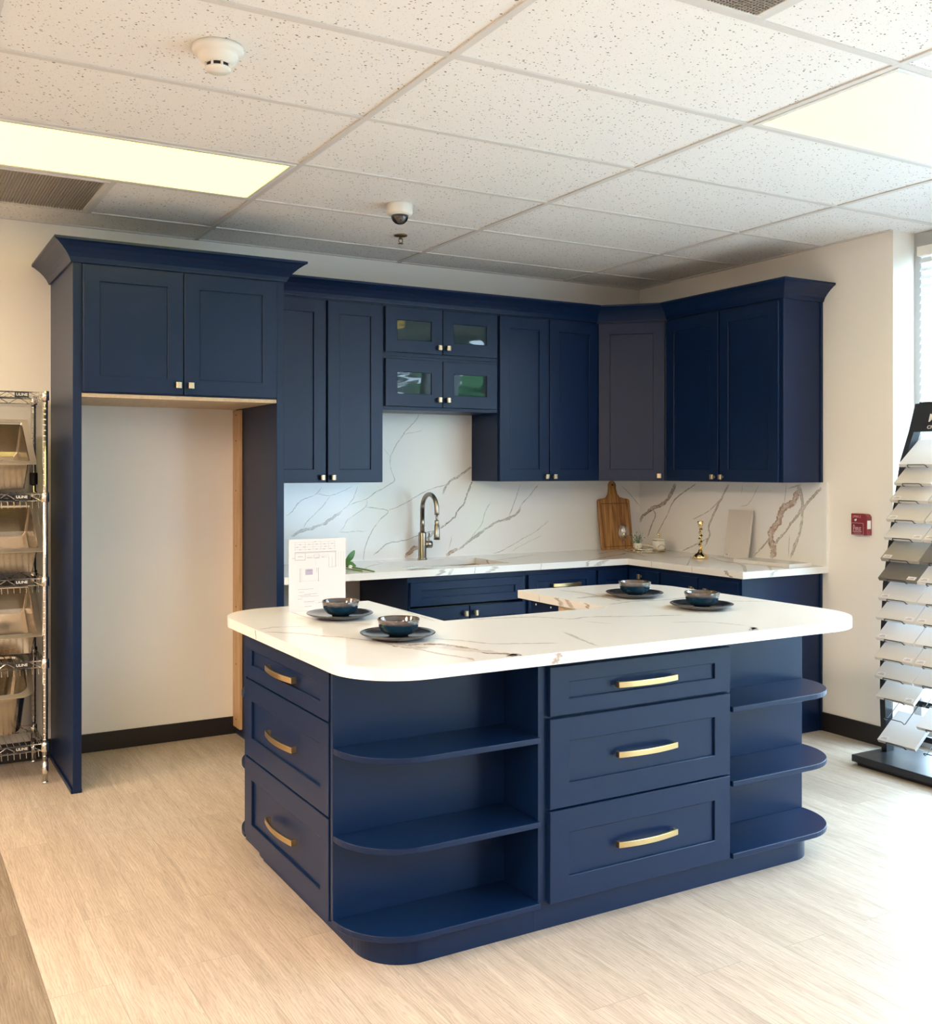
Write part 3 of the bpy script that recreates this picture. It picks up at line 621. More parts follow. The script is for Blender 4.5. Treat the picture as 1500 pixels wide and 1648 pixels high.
# undermount sink
t = thing('sink', 'stainless undermount sink let into the back worktop', 'sink', (0,0,0))
mb = MB(); a, b, c, d = sx0-.004, sx1+.004, sy0-.004, sy1+.004
vs = [(a,c,CB-.001),(b,c,CB-.001),(b,d,CB-.001),(a,d,CB-.001),(a+.02,c+.02,.665),(b-.02,c+.02,.665),(b-.02,d-.02,.665),(a+.02,d-.02,.665)]
mb.add(vs, [(0,1,5,4),(1,2,6,5),(2,3,7,6),(3,0,4,7),(4,5,6,7)]); o = mb.build('basin', M['steel'], t)
s_ = o.modifiers.new('wall', 'SOLIDIFY'); s_.thickness = .0012; s_.offset = 1
MB().lathe([(.045,.669),(.045,.672),(.03,.670),(.0,.669)], (-1.75,-.33,0), 20).build('drain', M['chrome'], t)

# ---------------------------------------------------------------- island
IB = 0.8765
fx0, fx1, fy0 = -3.405, -1.385, -2.805
def rounded(x0, x1, y0, y1, r, corners, n=14):
    pts = []
    for (cx, cy, a0, key) in ((x1-r, y1-r, 0, 'ne'), (x0+r, y1-r, 90, 'nw'), (x0+r, y0+r, 180, 'sw'), (x1-r, y0+r, 270, 'se')):
        if key in corners: pts += [(cx+r*math.cos(R(a0+90*i/n)), cy+r*math.sin(R(a0+90*i/n))) for i in range(n+1)]
        else: pts.append({'ne': (x1,y1), 'nw': (x0,y1), 'sw': (x0,y0), 'se': (x1,y0)}[key])
    return pts
# left drawer bank, faces the refrigerator bay
t = thing('drawer_cabinet', 'navy island cabinet with three brass-handled drawers facing left', 'cabinet', (-3.387, -1.795, 0), rz=R(-90))
MB().box(0, .788, 0, .57, .105, .8755).build('body', M['navy'], t, bevel=.001)
MB().box(.0, .788, .052, .57, 0, .105).build('toe_kick', M['navy'], t)
for z0, z1 in ((.690, .846), (.405, .684), (.094, .399)): drawer(t, .006, .776, z0, z1, fx=.066, fz=.050 if z1 > .8 else .072)
# front drawer bank
t = thing('drawer_cabinet', 'navy island cabinet with three brass-handled drawers facing the camera', 'cabinet', (-2.799, -2.791, 0))
MB().box(0, .810, 0, .52, .105, .8755).build('body', M['navy'], t, bevel=.001)
MB().box(.0075, .7835, .036, .52, 0, .105).build('toe_kick', M['navy'], t)
for z0, z1 in ((.680, .833), (.392, .672), (.100, .386)): drawer(t, .033, .795, z0, z1, fx=.072, fz=.050 if z1 > .8 else .074)
# open end shelves
def end_shelves(loc, wd, dp, side, label, kick, mir=False, rz=0, back_end=None):
    t = thing('open_shelf_unit', label, 'shelf unit', loc, rz=rz)
    x0, x1 = (0, wd)
    be = back_end if back_end is not None else wd
    bx = (0, be) if side == 'se' else (wd-be, wd)
    MB().box(bx[0], bx[1], dp-.018, dp, .105, .8755).build('back_panel', M['navy'], t, bevel=.001)
    for z in (.092, .343, .602):
        pts = rounded(0, wd, 0, dp-.0185, .20, (side,))
        MB().prism(pts, z, z+.019).build('shelf', M['navy'], t, bevel=.003, seg=3)
    kx0, kx1, ky0, kr = kick
    MB().prism(rounded(kx0, kx1, ky0, dp, kr, (side,)), 0, .0918).build('toe_kick', M['navy'], t)
    return t
t1 = end_shelves((-3.4045, -2.808, 0), .6045, .225, 'sw', 'navy open shelves with a rounded corner at the left front of the island', (.070, .612, .053, .15))
t2 = end_shelves((-1.9885, -2.808, 0), .6035, .243, 'se', 'navy open shelves with a rounded corner at the right end of the island', (-.027, .500, .053, .13))
t3 = end_shelves((-3.401+.585, -1.573, 0), .585, .2215, 'se', 'navy open shelves at the rear left corner of the island', (.0, .515, .053, .13), rz=R(180))
# right rear cabinet, seen through the gap
t = thing('base_cabinet', 'navy island cabinet beside the open bay with its inner side unfinished', 'cabinet', (-2.070, -2.5645, 0))
MB().prism([(.086, 0), (.684, 0), (.684, .870), (0, .870), (0, .297), (.086, .297)], .105, .8755).build('body', M['navy'], t, bevel=.001)
MB().box(.09, .634, 0.0, .870, 0, .105).build('toe_kick', M['navy'], t)
o = MB().box(-.012, -.0005, .300, .650, .105, .8755).build('side_panel', M['ply'], t); o['label'] = 'bare maple side panel'
for y in (.72, .83):
    MB().lathe([(.004, 0), (.004, -.002)], (0, y, .857), 8, axis='x').build('screw', M['white'], t)
# the worktop
def isl_outline(x0=-3.477, x1=-1.397, y0=-2.957, y1=-1.635, r=.205, r2=.25, nx0=-2.833, nx1=-2.100, ny=-2.262):
    n = 18; pts = []
    def arc(cx, cy, a0, r): return [(cx+r*math.cos(R(a0+90*i/n)), cy+r*math.sin(R(a0+90*i/n))) for i in range(n+1)]
    pts += arc(x1-r2+.02, y1-r2, 0, r2-.02) ; pts += [(nx1, y1), (nx1, ny), (nx0, ny), (nx0, y1)]
    pts += arc(x0+r, y1-r, 90, r); pts += arc(x0+r, y0+r, 180, r); pts += arc(x1-r2, y0+r2, 270, r2)
    return pts
ol = isl_outline()
mb = MB(); mb.prism(ol, IB, CT, smooth=False); mb.col[0] = (0,0,0,0)
def inisl(p):
    x0, x1, y0, y1 = -3.470, -1.405, -2.950, -1.642
    if not (x0 < p.x < x1 and y0 < p.y < y1): return False
    if -2.838 < p.x < -2.095 and p.y > -2.267: return False
    for cx, cy, sx_, sy_, r in ((-3.272, -2.752, -1, -1, .198), (-1.647, -2.707, 1, -1, .243), (-3.272, -1.84, -1, 1, .198), (-1.627, -1.885, 1, 1, .222)):
        if (p.x-cx)*sx_ > 0 and (p.y-cy)*sy_ > 0 and math.hypot(p.x-cx, p.y-cy) > r: return False
    return True
veins(mb, [(p_, w_*1.7+1.5, c_, min(1, a_*1.25)) for p_, w_, c_, a_ in V_ISL], lambda a, b, o: (a, b, CT+o), .0003, 21, inisl)
CB_, CB = CB, IB
edge_bits(mb, 9, [((-3.477,-2.12,0),(0,1,0),(-1,0,0),.012,0,.7), ((-3.477,-2.52,0),(0,1,0),(-1,0,0),.004,0,.6), ((-2.85,-2.957,0),(1,0,0),(0,-1,0),.04,1,.7), ((-2.10,-1.80,0),(0,1,0),(-1,0,0),.004,0,.7),
  ((-2.10,-1.95,0),(0,1,0),(-1,0,0),.05,2,.55), ((-2.10,-2.02,0),(0,1,0),(-1,0,0),.05,1,.55), ((-2.10,-2.14,0),(0,1,0),(-1,0,0),.035,1,.75),
  ((-2.0,-2.957,0),(1,0,0),(0,-1,0),.05,2,.45), ((-1.79,-2.957,0),(1,0,0),(0,-1,0),.02,0,.4), ((-2.6,-2.957,0),(1,0,0),(0,-1,0),.012,0,.4)])
CB = CB_
tag(mb.build('island_worktop', M['quartz']), 'white U-shaped quartz worktop with rounded corners on the navy island', 'worktop')

# ---------------------------------------------------------------- place settings
def place(x, y, where, rz):
    p = MB(); p.lathe([(.0, .0), (.070, .0), (.080, .002), (.108, .011), (.119, .0165), (.1205, .0185), (.119, .020), (.106, .0155), (.082, .0085), (.0, .0075)], n=56)
    o = p.build('dinner_plate', M['plate']); o.location = (x, y, CT+.0005); o.rotation_euler = (0,0,rz)
    tag(o, f'dark brown-blue glazed plate {where}', 'plate', 'dinner plates on the island')
    b = MB(); b.lathe([(.0, .002), (.024, .0), (.029, .0), (.033, .003), (.047, .008), (.0575, .0185), (.0635, .032), (.0665, .047), (.0672, .053), (.0660, .0545), (.0640, .052), (.0610, .034), (.054, .021), (.043, .0125), (.0, .009)], n=56)
    q = b.build('bowl', M['glaze']); q.location = (x+.004, y+.002, CT+.0085); q.rotation_euler = (0,0,rz+1)
    tag(q, f'blue bowl with a brown-grey rim {where.replace("under", "on").replace("bowl", "plate")}', 'bowl', 'bowls on the island')
place(-3.125, -2.015, 'under the bowl beside the standing floor plan', .3)
place(-3.140, -2.505, 'under the bowl nearest the rounded left front corner', 2.0)
place(-1.795, -2.060, 'under the bowl at the back right of the island', 3.1)
place(-1.805, -2.465, 'under the bowl at the front right of the island', 4.4)

# standing floor plan
t = thing('floor_plan_sheet', 'white sheet with a printed kitchen floor plan standing on the island', 'paper', (-3.236, -1.797, CT+.0005))
MB().box(0, .231, 0, .0025, 0, .271).build('sheet', M['paper'], t)
ln = MB(); PW, PH = .231, .271
def px(u, v): return ((u-132)/(928-132)*PW, (1-(v-140)/(1175-140))*PH)
def seg(u0, v0, u1, v1, w=.0006, m=0):
    a, b = px(u0, v0), px(u1, v1); x0, x1 = sorted((a[0], b[0])); z0, z1 = sorted((a[1], b[1]))
    ln.box(x0-w/2, x1+w/2, -.0003, 0, z0-w/2, z1+w/2, m)
for v_ in (180, 215, 252, 288): seg(210, v_, 778, v_, .0004)
for u_ in (215, 355, 465, 575, 685, 772): seg(u_, 178, u_, 298, .0004)
for i, (u_, v_) in enumerate([(285,215),(410,215),(515,215),(625,215),(735,215),(245,252),(340,252),(640,252),(285,288),(410,288),(515,288),(620,288),(710,288),(495,180)]): seg(u_-12, v_, u_+12, v_, .0016)
seg(215, 328, 790, 328, .0016); seg(215, 328, 215, 440, .001); seg(215, 438, 355, 438, .0012); seg(355, 340, 355, 438, .001); seg(215, 342, 780, 342, .0005)
seg(478, 362, 550, 362); seg(478, 362, 478, 420); seg(550, 362, 550, 420); seg(478, 420, 550, 420); seg(360, 384, 690, 384, .0005); seg(360, 408, 690, 408, .0005)
seg(690, 408, 690, 555); seg(735, 408, 735, 550, .0005); seg(784, 328, 784, 555, .0014); seg(690, 555, 784, 555)
seg(255, 388, 318, 388, .0016); seg(385, 408, 450, 408, .0016); seg(500, 410, 540, 410, .0014); seg(590, 405, 620, 405, .0014); seg(178, 410, 205, 410, .0012)
for u_ in (825, 862, 900): seg(u_, 340, u_, 555, .0003)
seg(500, 460, 500, 520, .0003)
seg(285, 560, 285, 755, .0012); seg(540, 560, 540, 755, .0012); seg(265, 568, 560, 568, .0003); seg(265, 742, 560, 742, .0004); seg(308, 560, 308, 740, .0003); seg(518, 560, 518, 620, .001)
seg(380, 590, 450, 590, .0018)
for v_, a, b in ((860, 255, 470), (900, 270, 340), (932, 340, 520), (948, 255, 430), (966, 290, 540), (998, 250, 315)): seg(a, v_, b, v_, .0009)
seg(335, 1033, 560, 1033, .0003); seg(340, 1045, 480, 1045, .0012); seg(335, 1070, 560, 1070, .0003); seg(540, 1062, 590, 1062, .0012); seg(345, 1110, 440, 1110, .0012)
a, b = px(358, 655), px(460, 575); ln.box(a[0], b[0], -.0002, 0, a[1], b[1], 1)
ln.build('printed_plan', [M['ink'], M['ink_lilac']], t)

# ---------------------------------------------------------------- faucet
FX, FY = -1.752, -.100
t = thing('faucet', 'tall brushed nickel gooseneck faucet with a pulled-down spray head', 'faucet', (FX, FY, CT+.0005))
MB().lathe([(.030, 0), (.030, .006), (.0245, .010), (.0240, .155), (.020, .162), (.0135, .165)], n=28).build('faucet_body', M['faucet'], t)
pts = [(0, 0, .160), (0, 0, .30)]; rr = .088
for i in range(19):
    a = math.pi*i/18; pts.append((0, -rr+rr*math.cos(a), .30+rr*math.sin(a)*1.0))
pts += [(0, -2*rr, .285), (0, -2*rr, .270)]
MB().tube(pts, .0135, 16).build('spout', M['faucet'], t)
MB().tube([(0, -2*rr, .272), (0, -2*rr, .232)], .006, 10).build('hose', M['faucet'], t)
MB().lathe([(.010, .240), (.0125, .232), (.0125, .214), (.0150, .212), (.0170, .150), (.0180, .128), (.0150, .127), (.0, .130)], (0, -2*rr, 0), 22).build('spray_head', M['faucet'], t)
MB().lathe([(.022, .015), (.0225, .060), (.019, .0625)], (0, 0, .088), 22, axis='x').tube([(.045, 0, .100), (.052, .010, .155)], [.006, .004], 8).build('lever_handle', M['faucet'], t)

# ---------------------------------------------------------------- things on the back worktop
t = thing('cutting_board', 'acacia cutting board with a handle leaning in the corner', 'cutting board', (-.388, -.080, CT), rot=(R(-7.5), 0, 0))
bw, bh = .268, .338
pts = rounded(0, bw, 0, bh, .018, ('sw', 'se'), 5)[:]
pts = [p for p in rounded(0, bw, 0, bh, .018, ('sw', 'se'), 5) if p[1] < bh-.001]
n = 8; left = []
pts = pts + [(bw, bh-.012), (bw-.010, bh), (bw-.05, bh+.005)]
cxh = .131; hw = .036
sh = [(cxh+hw+.018, bh+.014), (cxh+hw+.002, bh+.035), (cxh+hw-.006, bh+.07), (cxh+hw-.004, bh+.095), (cxh+hw-.010, bh+.110), (cxh+.012, bh+.122), (cxh-.012, bh+.122), (cxh-hw+.010, bh+.110), (cxh-hw+.004, bh+.095), (cxh-hw+.006, bh+.07), (cxh-hw-.002, bh+.035), (cxh-hw-.018, bh+.014)]
pts = pts + sh + [(.05, bh+.005), (.010, bh), (0, bh-.012)]
MB().prism(pts, 0, .019, 'y').build('board', M['acacia'], t, bevel=.004, seg=3)
gv = MB(); gq = .018
for (a, b, c, d) in ((gq, bw-gq, bh-.032, bh-.028), (gq, bw-gq, gq, gq+.004), (gq, gq+.004, gq, bh-.03), (bw-gq-.004, bw-gq, gq, bh-.03)): gv.box(a, b, -.0004, .002, c, d)
o = gv.build('juice_groove', mat('acacia_shadow', (0.10, 0.04, 0.012), 0.5), t)
MB().lathe([(.008, -.0006), (.008, .004)], (cxh, 0, bh+.096), 14, axis='y').build('hanging_hole', M['text_black'], t)

t = thing('wine_glass', 'clear stemmed glass standing before the cutting board', 'glass', (-.285, -.170, CT+.0005))
MB().lathe([(.0, .0), (.032, .0), (.033, .002), (.006, .006), (.004, .012), (.004, .058), (.012, .066), (.030, .082), (.0385, .108), (.036, .140), (.026, .166), (.0248, .166), (.0345, .140), (.037, .108), (.029, .083), (.010, .069), (.0, .067)], n=32).build('glass_body', M['clear'], t)

t = thing('tray', 'gold wire tray with arched handles holding the small plant and jar', 'tray', (-.235, -.335, CT+.0005), rz=R(-44))
hx_ = [(-.125, 0), (-.075, -.070), (.075, -.070), (.125, 0), (.075, .070), (-.075, .070)]
MB().prism(hx_, .004, .007).build('tray_plate', M['mirror_tray'], t)
for z in (.004, .020): MB().tube([(a, b, z) for a, b in hx_+hx_[:1]], .0022, 6).build('rim_wire', M['gold'], t)
rw = MB()
for a, b in hx_: rw.tube([(a, b, 0), (a, b, .020)], .0022, 6)
rw.build('upright_wire', M['gold'], t)
for (p, q) in (((-.075, -.070), (.075, -.070)), ((.075, -.070), (.125, 0))):
    pa = [(p[0]+(q[0]-p[0])*i/12, p[1]+(q[1]-p[1])*i/12, .020+.030*math.sin(math.pi*i/12)**.6) for i in range(13)]
    MB().tube(pa, .0022, 6).build('handle', M['gold'], t)
t = thing('potted_plant', 'tiny grey-green plant in a white pot on the gold tray', 'plant', (-.285, -.318, CT+.0085))
MB().lathe([(.0, .0), (.020, .0), (.0265, .050), (.0245, .050), (.0215, .040), (.0, .040)], n=26).build('pot', M['pot'], t)
rnd = random.Random(11); fo = MB(); stm = MB()
for i in range(34):
    a = rnd.uniform(0, 6.28); e = rnd.uniform(.25, 1.35); r_ = rnd.uniform(.03, .07)
    tip = Vector((math.cos(a)*math.cos(e)*r_, math.sin(a)*math.cos(e)*r_, .045+math.sin(e)*r_*1.15))
    stm.tube([(0, 0, .04), tuple(tip*.6+Vector((0,0,.02))), tuple(tip)], .0007, 4)
    for k in range(3):
        q = tip*(1-.18*k)+Vector((rnd.uniform(-.006,.006), rnd.uniform(-.006,.006), rnd.uniform(-.004,.008)))
        s_ = rnd.uniform(.006, .010); d = Vector((rnd.uniform(-1,1), rnd.uniform(-1,1), rnd.uniform(-.3,.8))).normalized(); e2 = d.cross(Vector((0,0,1))).normalized()*s_*.55
        fo.add([q, q+d*s_+e2, q+d*s_*2, q+d*s_-e2], [(0,1,2,3)])
fo.build('foliage', M['eucalyptus'], t); stm.build('stems', M['stem'], t)
t = thing('lidded_jar', 'white lidded jar with a gold knob on the tray', 'jar', (-.160, -.372, CT+.0085))
MB().lathe([(.0, .0), (.036, .0), (.040, .004), (.040, .068), (.0, .068)], n=32).build('jar_body', M['pot'], t)
MB().lathe([(.0402, .064), (.0412, .066), (.0402, .068)], n=32).build('gold_band', M['gold'], t)
MB().lathe([(.039, .0685), (.039, .074), (.034, .079), (.0, .081)], n=32).build('lid', M['pot'], t)
MB().sphere((0, 0, .090), .0085, n=14).sphere((0, 0, .104), .0065, n=12, sz=1.4).build('knob', M['gold'], t)

t = thing('candlestick', 'polished gold twisted candlestick on a domed foot', 'candlestick', (-.262, -.855, CT+.0005))
MB().lathe([(.0, .0), (.044, .0), (.0455, .004), (.043, .014), (.034, .025), (.020, .033), (.014, .042), (.011, .052), (.0, .054)], n=36).build('base', M['gold'], t)
tw_ = MB(); zz = .052
for i in range(7):
    n = 4; r0 = .0045; r1 = .0125; a0 = i*.9; c = (.004*(-1)**i, 0)
    vs = [(c[0], c[1], zz-.004)]+[(c[0]+r1*math.cos(a0+j*math.pi/2), c[1]+r1*math.sin(a0+j*math.pi/2), zz+.0095) for j in range(4)]+[(c[0], c[1], zz+.023)]
    tw_.add(vs, [(0,2,1),(0,3,2),(0,4,3),(0,1,4),(5,1,2),(5,2,3),(5,3,4),(5,4,1)]); zz += .0185
tw_.tube([(0,0,.05), (0,0,zz)], .004, 8); tw_.build('twisted_stem', M['gold'], t)
MB().lathe([(.004, zz-.004), (.010, zz+.006), (.020, zz+.040), (.0185, zz+.041), (.009, zz+.012), (.0, zz+.010)], n=28).build('candle_cup', M['gold'], t)

# stone samples on the worktop
t = thing('stone_sample', 'pale stone sample board leaning against the right splashback', 'stone sample', (-.088, -.868, CT+.0005), rot=(0, R(9), 0))
MB().box(0, .012, -.190, 0, 0, .292).build('board', M['s_cream'], t, bevel=.001)
MB().box(-.0006, 0, -.040, -.008, .012, .028).build('sticker', M['paper'], t)
MB().box(-.0009, -.0006, -.036, -.012, .022, .0245).box(-.0009, -.0006, -.036, -.016, .016, .0185).build('printing', M['text_black'], t)
tag(MB().box(-.272, -.100, -1.318, -1.130, CT+.0005, CT+.0205).build('stone_sample', M['s_white'], bevel=.001), 'flat white stone slab lying on the worktop next to the leaning sample board', 'stone sample', 'flat stone samples on the worktop')
tag(MB().box(-.272, -.100, -1.535, -1.320, CT+.0005, CT+.0205).build('stone_sample', M['s_cream'], bevel=.001), 'flat cream stone slab lying nearest the end of the right worktop', 'stone sample', 'flat stone samples on the worktop')

# rose stem
def leaf(mb, base, tip, w_, up=(0,0,1), m=0):
    base = Vector(base); tip = Vector(tip); d = tip-base; s_ = d.cross(Vector(up)).normalized(); n = 8; vs = []
    nn_ = s_.cross(d).normalized()
    for i in range(n+1):
        t_ = i/n; c = base+d*t_+nn_*math.sin(math.pi*t_)*d.length*.10; q = w_*math.sin(math.pi*min(1, t_*.92+.04))**.8
        vs += [c-s_*q+nn_*q*.25, c, c+s_*q+nn_*q*.25]
    fs = []
    for i in range(n): fs += [(i*3, i*3+1, i*3+4, i*3+3), (i*3+1, i*3+2, i*3+5, i*3+4)]
    mb.add(vs, fs, m, True)
t = thing('rose_stem', 'green rose stem with leaves lying on the worktop behind the floor plan', 'flower', (0,0,0))
MB().tube([(-2.52, -.20, CT+.016), (-2.40, -.33, CT+.013), (-2.36, -.42, CT+.010), (-2.33, -.55, CT+.006), (-2.335, -.655, CT+.006)], .0042, 8).build('stem', M['stem'], t)
MB().tube([(-2.50, -.26, CT+.008), (-2.41, -.37, CT+.005), (-2.385, -.46, CT+.005), (-2.365, -.57, CT+.005)], .0038, 8).build('stem', M['stem'], t)
MB().lathe([(.011, -.009), (.0125, 0), (.011, .009)], (-2.365, -.425, CT+.011), 14, axis='y').build('white_tie', M['white'], t)
for b_, t_, w_, u_ in (((-2.385,-.395,CT+.030), (-2.330,-.40,CT+.098), .017, (0,-1,.1)), ((-2.395,-.395,CT+.028), (-2.330,-.42,CT+.014), .017, (0,-1,.6)), ((-2.43,-.38,CT+.02), (-2.392,-.37,CT+.085), .012, (0,-1,0)), ((-2.45,-.32,CT+.02), (-2.50,-.30,CT+.10), .015, (0,-1,.1))):
    lf = MB(); leaf(lf, b_, t_, w_, u_); lf.build('leaf', M['leaf'], t)

# ---------------------------------------------------------------- fire alarm station
t = thing('fire_alarm_box', 'dark red fire alarm pull box on the right wall', 'fire alarm', (-.0005, -1.744, 1.098))
MB().prism([(0, 0), (-.100, 0), (-.100, .097), (-.090, .110), (-.080, .1135), (0, .1135)], -.038, 0, 'x').build('housing', M['red'], t, bevel=.003)
MB().box(-.0395, -.038, -.076, -.004, .004, .064).build('pull_panel', M['red_dark'], t, bevel=.001)
bd = MB()
for r_ in ((-.078, -.003, .062, .064), (-.078, -.003, .003, .0045), (-.078, -.0765, .003, .064), (-.0045, -.003, .003, .064)): bd.box(-.0402, -.0393, r_[0], r_[1], r_[2], r_[3])
bd.box(-.0402, -.0393, -.068, -.012, .0165, .0205).box(-.0402, -.0393, -.066, -.018, .0095, .011)
bd.add([(-.0402, -.028, .042), (-.0402, -.020, .057), (-.0402, -.012, .042), (-.0402, -.020, .048)][::1], [(0,1,3), (1,2,3)])
bd.build('panel_markings', M['pink'], t)
text('FIRE', .027, M['pink'], t, (-.0400, -.0395, .032), (R(90), 0, R(-90)), sx=1.05)
text('[ PULL ]', .014, M['pink'], t, (-.0385, -.036, .098), (R(90), 0, R(-90)))
MB().lathe([(.0075, -.0385), (.0075, -.041), (.003, -.041)], (0, -.030, .080), 16, axis='x').build('key_lock', M['chrome'], t)
MB().box(-.036, -.010, -.1012, -.0998, .034, .078).build('side_label', M['white'], t)

# ---------------------------------------------------------------- ceiling fittings
t = thing('smoke_detector', 'white round smoke detector on the ceiling above the left side', 'smoke detector', (-3.712, -2.470, H-.0005))
MB().lathe([(.074, 0), (.076, -.010), (.072, -.020), (.060, -.022), (.058, -.030), (.052, -.042), (.038, -.050), (.036, -.051)], n=48).build('housing', M['white'], t)
MB().lathe([(.034, -.050), (.034, -.062)], n=32).build('sensing_chamber', M['black_plastic'], t)
rb = MB()
for i in range(8):
    a = i*math.pi/4; c, s_ = math.cos(a), math.sin(a); rb.tube([(c*.036, s_*.036, -.049), (c*.036, s_*.036, -.063)], .004, 6)
rb.build('guard_rib', M['white'], t)
MB().lathe([(.037, -.061), (.038, -.065), (.034, -.070), (.0, -.072)], n=32).build('cap', M['white'], t)
MB().lathe([(.0035, -.033), (.0035, -.0385)], (.044, -.022, -.003), 10).build('indicator_light', M['leaf'], t)
t = thing('dome_camera', 'white security dome camera with a smoked bubble on the ceiling', 'security camera', (-2.452, -1.175, H-.0005))
MB().lathe([(.058, 0), (.060, -.008), (.060, -.040), (.052, -.052), (.043, -.054)], n=44).build('housing', M['white'], t)
MB().lathe([(.0415, -.052), (.040, -.064), (.034, -.078), (.022, -.089), (.010, -.0935), (0, -.0945)], n=36).build('dome', M['smoke'], t)
MB().tube([(0, 0, -.05), (.006, -.010, -.075)], .014, 14).build('lens', M['black_plastic'], t)
t = thing('sprinkler_head', 'small bronze fire sprinkler on the ceiling behind the dome camera', 'sprinkler', (-2.165, -.625, H-.0005))
MB().lathe([(.036, 0), (.034, -.006), (.014, -.010)], n=28).build('escutcheon', M['bronze'], t)
MB().tube([(0,0,-.008), (0,0,-.022)], .008, 10).tube([(-.010,0,-.018), (-.011,0,-.034), (0,0,-.044)], .0022, 6).tube([(.010,0,-.018), (.011,0,-.034), (0,0,-.044)], .0022, 6).build('frame_arms', M['bronze'], t)
MB().lathe([(0, -.043), (.014, -.044), (.014, -.046), (0, -.047)], n=16).build('deflector', M['bronze'], t)
def troffer(x0, y0, label, lm='lamp_fill'):
    t = thing('ceiling_light', label, 'ceiling light', (x0, y0, H), group='fluorescent troffers in the ceiling grid')
    w_, d_ = 2*T, T; a = .014; b = .036
    f = MB()
    for r_ in ((a, w_-a, a, b), (a, w_-a, d_-b, d_-a), (a, b, b, d_-b), (w_-b, w_-a, b, d_-b)): f.box(r_[0], r_[1], r_[2], r_[3], -.009, -.0002)
    f.build('frame', M['white_metal'], t, bevel=.002)
    MB().box(b, w_-b, b, d_-b, -.0045, -.0006).build('diffuser', M[lm], t)
troffer(XA-2*T, YB-T, 'glowing rectangular ceiling light above the refrigerator bay', 'lamp')
troffer(XA+2*T, YB-T*4, 'glowing ceiling light near the right wall windows', 'lamp')
troffer(XA-6*T, YB-T*4, 'added fill light panel far to the left of the island, outside the picture')  # from here on: unseen fill panels added to brighten the left wall and bay
troffer(XA-6*T, YB-T, 'added fill light panel over the left end of the back wall, outside the picture')
troffer(XA-6*T, YB-T*6, 'added fill light panel to the left of the camera')
troffer(XA-6*T, YB-T*9, 'added fill light panel in the rear left of the room')
troffer(XA-2*T, YB-T*10, 'added fill light panel behind the camera')
def vent(x0, y0, label, egg):
    t = thing('ceiling_vent', label, 'air vent', (x0, y0, H))
    f = MB(); a, b, c = .014, .034, T-.014
    for r_ in ((a, c, a, b), (a, c, T-b, c), (a, b, b, T-b), (T-b, c, b, T-b)): f.box(*r_, -.010, -.0002)
    f.build('frame', M['tee'], t, bevel=.002)
    MB().box(b, T-b, b, T-b, -.002, -.0006).build('backing', M['grille'], t)
    s_ = MB()
    if egg:
        n = 50
        for i in range(1, n):
            q = b+(T-2*b)*i/n; s_.box(q-.0015, q+.0015, b, T-b, -.009, -.003); s_.box(b, T-b, q-.0015, q+.0015, -.0088, -.0032)
    else:
        n = 44
        for i in range(1, n):
            q = b+(T-2*b)*i/n; s_.box(q-.0025, q+.0025, b, T-b, -.008, -.003)
    s_.build('grille', M['grille'], t)
vent(XA-2*T, YB, 'brown-grey slotted ceiling vent at the far left by the wall', False)
vent(XA, YB-T*5, 'grey mesh ceiling vent cut off at the top of the picture', True)

# ---------------------------------------------------------------- chrome wire shelving with display sinks
WX1 = -3.905; WX0 = WX1-.90; WF = -.43; WB = -.045
t = thing('wire_shelving', 'chrome wire shelving unit holding tilted sinks beside the tall navy panel', 'shelving unit', (0,0,0))
for x in (WX0, WX1):
    for y in (WF, WB):
        p = MB(); p.tube([(x, y, .012), (x, y, 1.805)], .0125, 16)
        z = .10
        while z < 1.78: p.lathe([(.0125, 0), (.0132, .001), (.0132, .002), (.0125, .003)], (x, y, z), 14, closed=True); z += .0254
        o = p.build('post', M['chrome'], t)
        MB().lathe([(.014, .0), (.014, .010), (.010, .012), (.010, .045), (.0145, .047), (.0145, .10)], (x, y, 0), 16).build('levelling_foot', M['chrome'], t)
for z in (1.785, 1.318, .930, .552, .170):
    s_ = MB(); zt, zl = z+.014, z-.016
    for zz in (zt, zl):
        s_.tube([(WX0, WF, zz), (WX1, WF, zz)], .0032, 6); s_.tube([(WX0, WB, zz), (WX1, WB, zz)], .0032, 6)
        for x in (WX0, WX1): s_.tube([(x, WF, zz), (x, WB, zz)], .0032, 6)
    n = 18
    for y in (WF, WB):
        pts = [(WX0+.02+(WX1-WX0-.04)*i/n, y, zt if i % 2 else zl) for i in range(n+1)]; s_.tube(pts, .0022, 5)
    for x in (WX0, WX1):
        pts = [(x, WF+.02+(WB-WF-.04)*i/8, zt if i % 2 else zl) for i in range(9)]; s_.tube(pts, .0022, 5)
    n = 34
    if z != 1.785:
        for i in range(1, n):
            x = WX0+(WX1-WX0)*i/n; s_.tube([(x, WB, zt+.003), (x, WF+.004, zt+.003)], .0019, 5)
            s_.tube([(x, WF+.02, zl+.002), (x+.004, WF+.03, zl-.035)], .0019, 5)
    else:
        for i in range(1, n):
            x = WX0+(WX1-WX0)*i/n; s_.tube([(x, WB, zt+.003), (x, WF+.004, zt+.003)], .0019, 5)
    sh_ = s_.build('wire_shelf', M['chrome'], t)
    for x in (WX0, WX1):
        for y in (WF, WB): MB().lathe([(.0145, z-.022), (.0185, z-.020), (.0175, z+.020), (.0145, z+.022)], (x, y, 0), 16).build('corner_collar', M['chrome'], sh_)
    pl_ = MB().box(-4.036, -3.975, WF-.0065, WF-.0035, z-.012, z+.013).build('name_plate', M['black_plastic'], sh_, bevel=.001)
    text('ULINE', .0165, M['text_white'], pl_, (-4.0055, WF-.0066, z+.002), (R(90), 0, 0), sx=1.1)
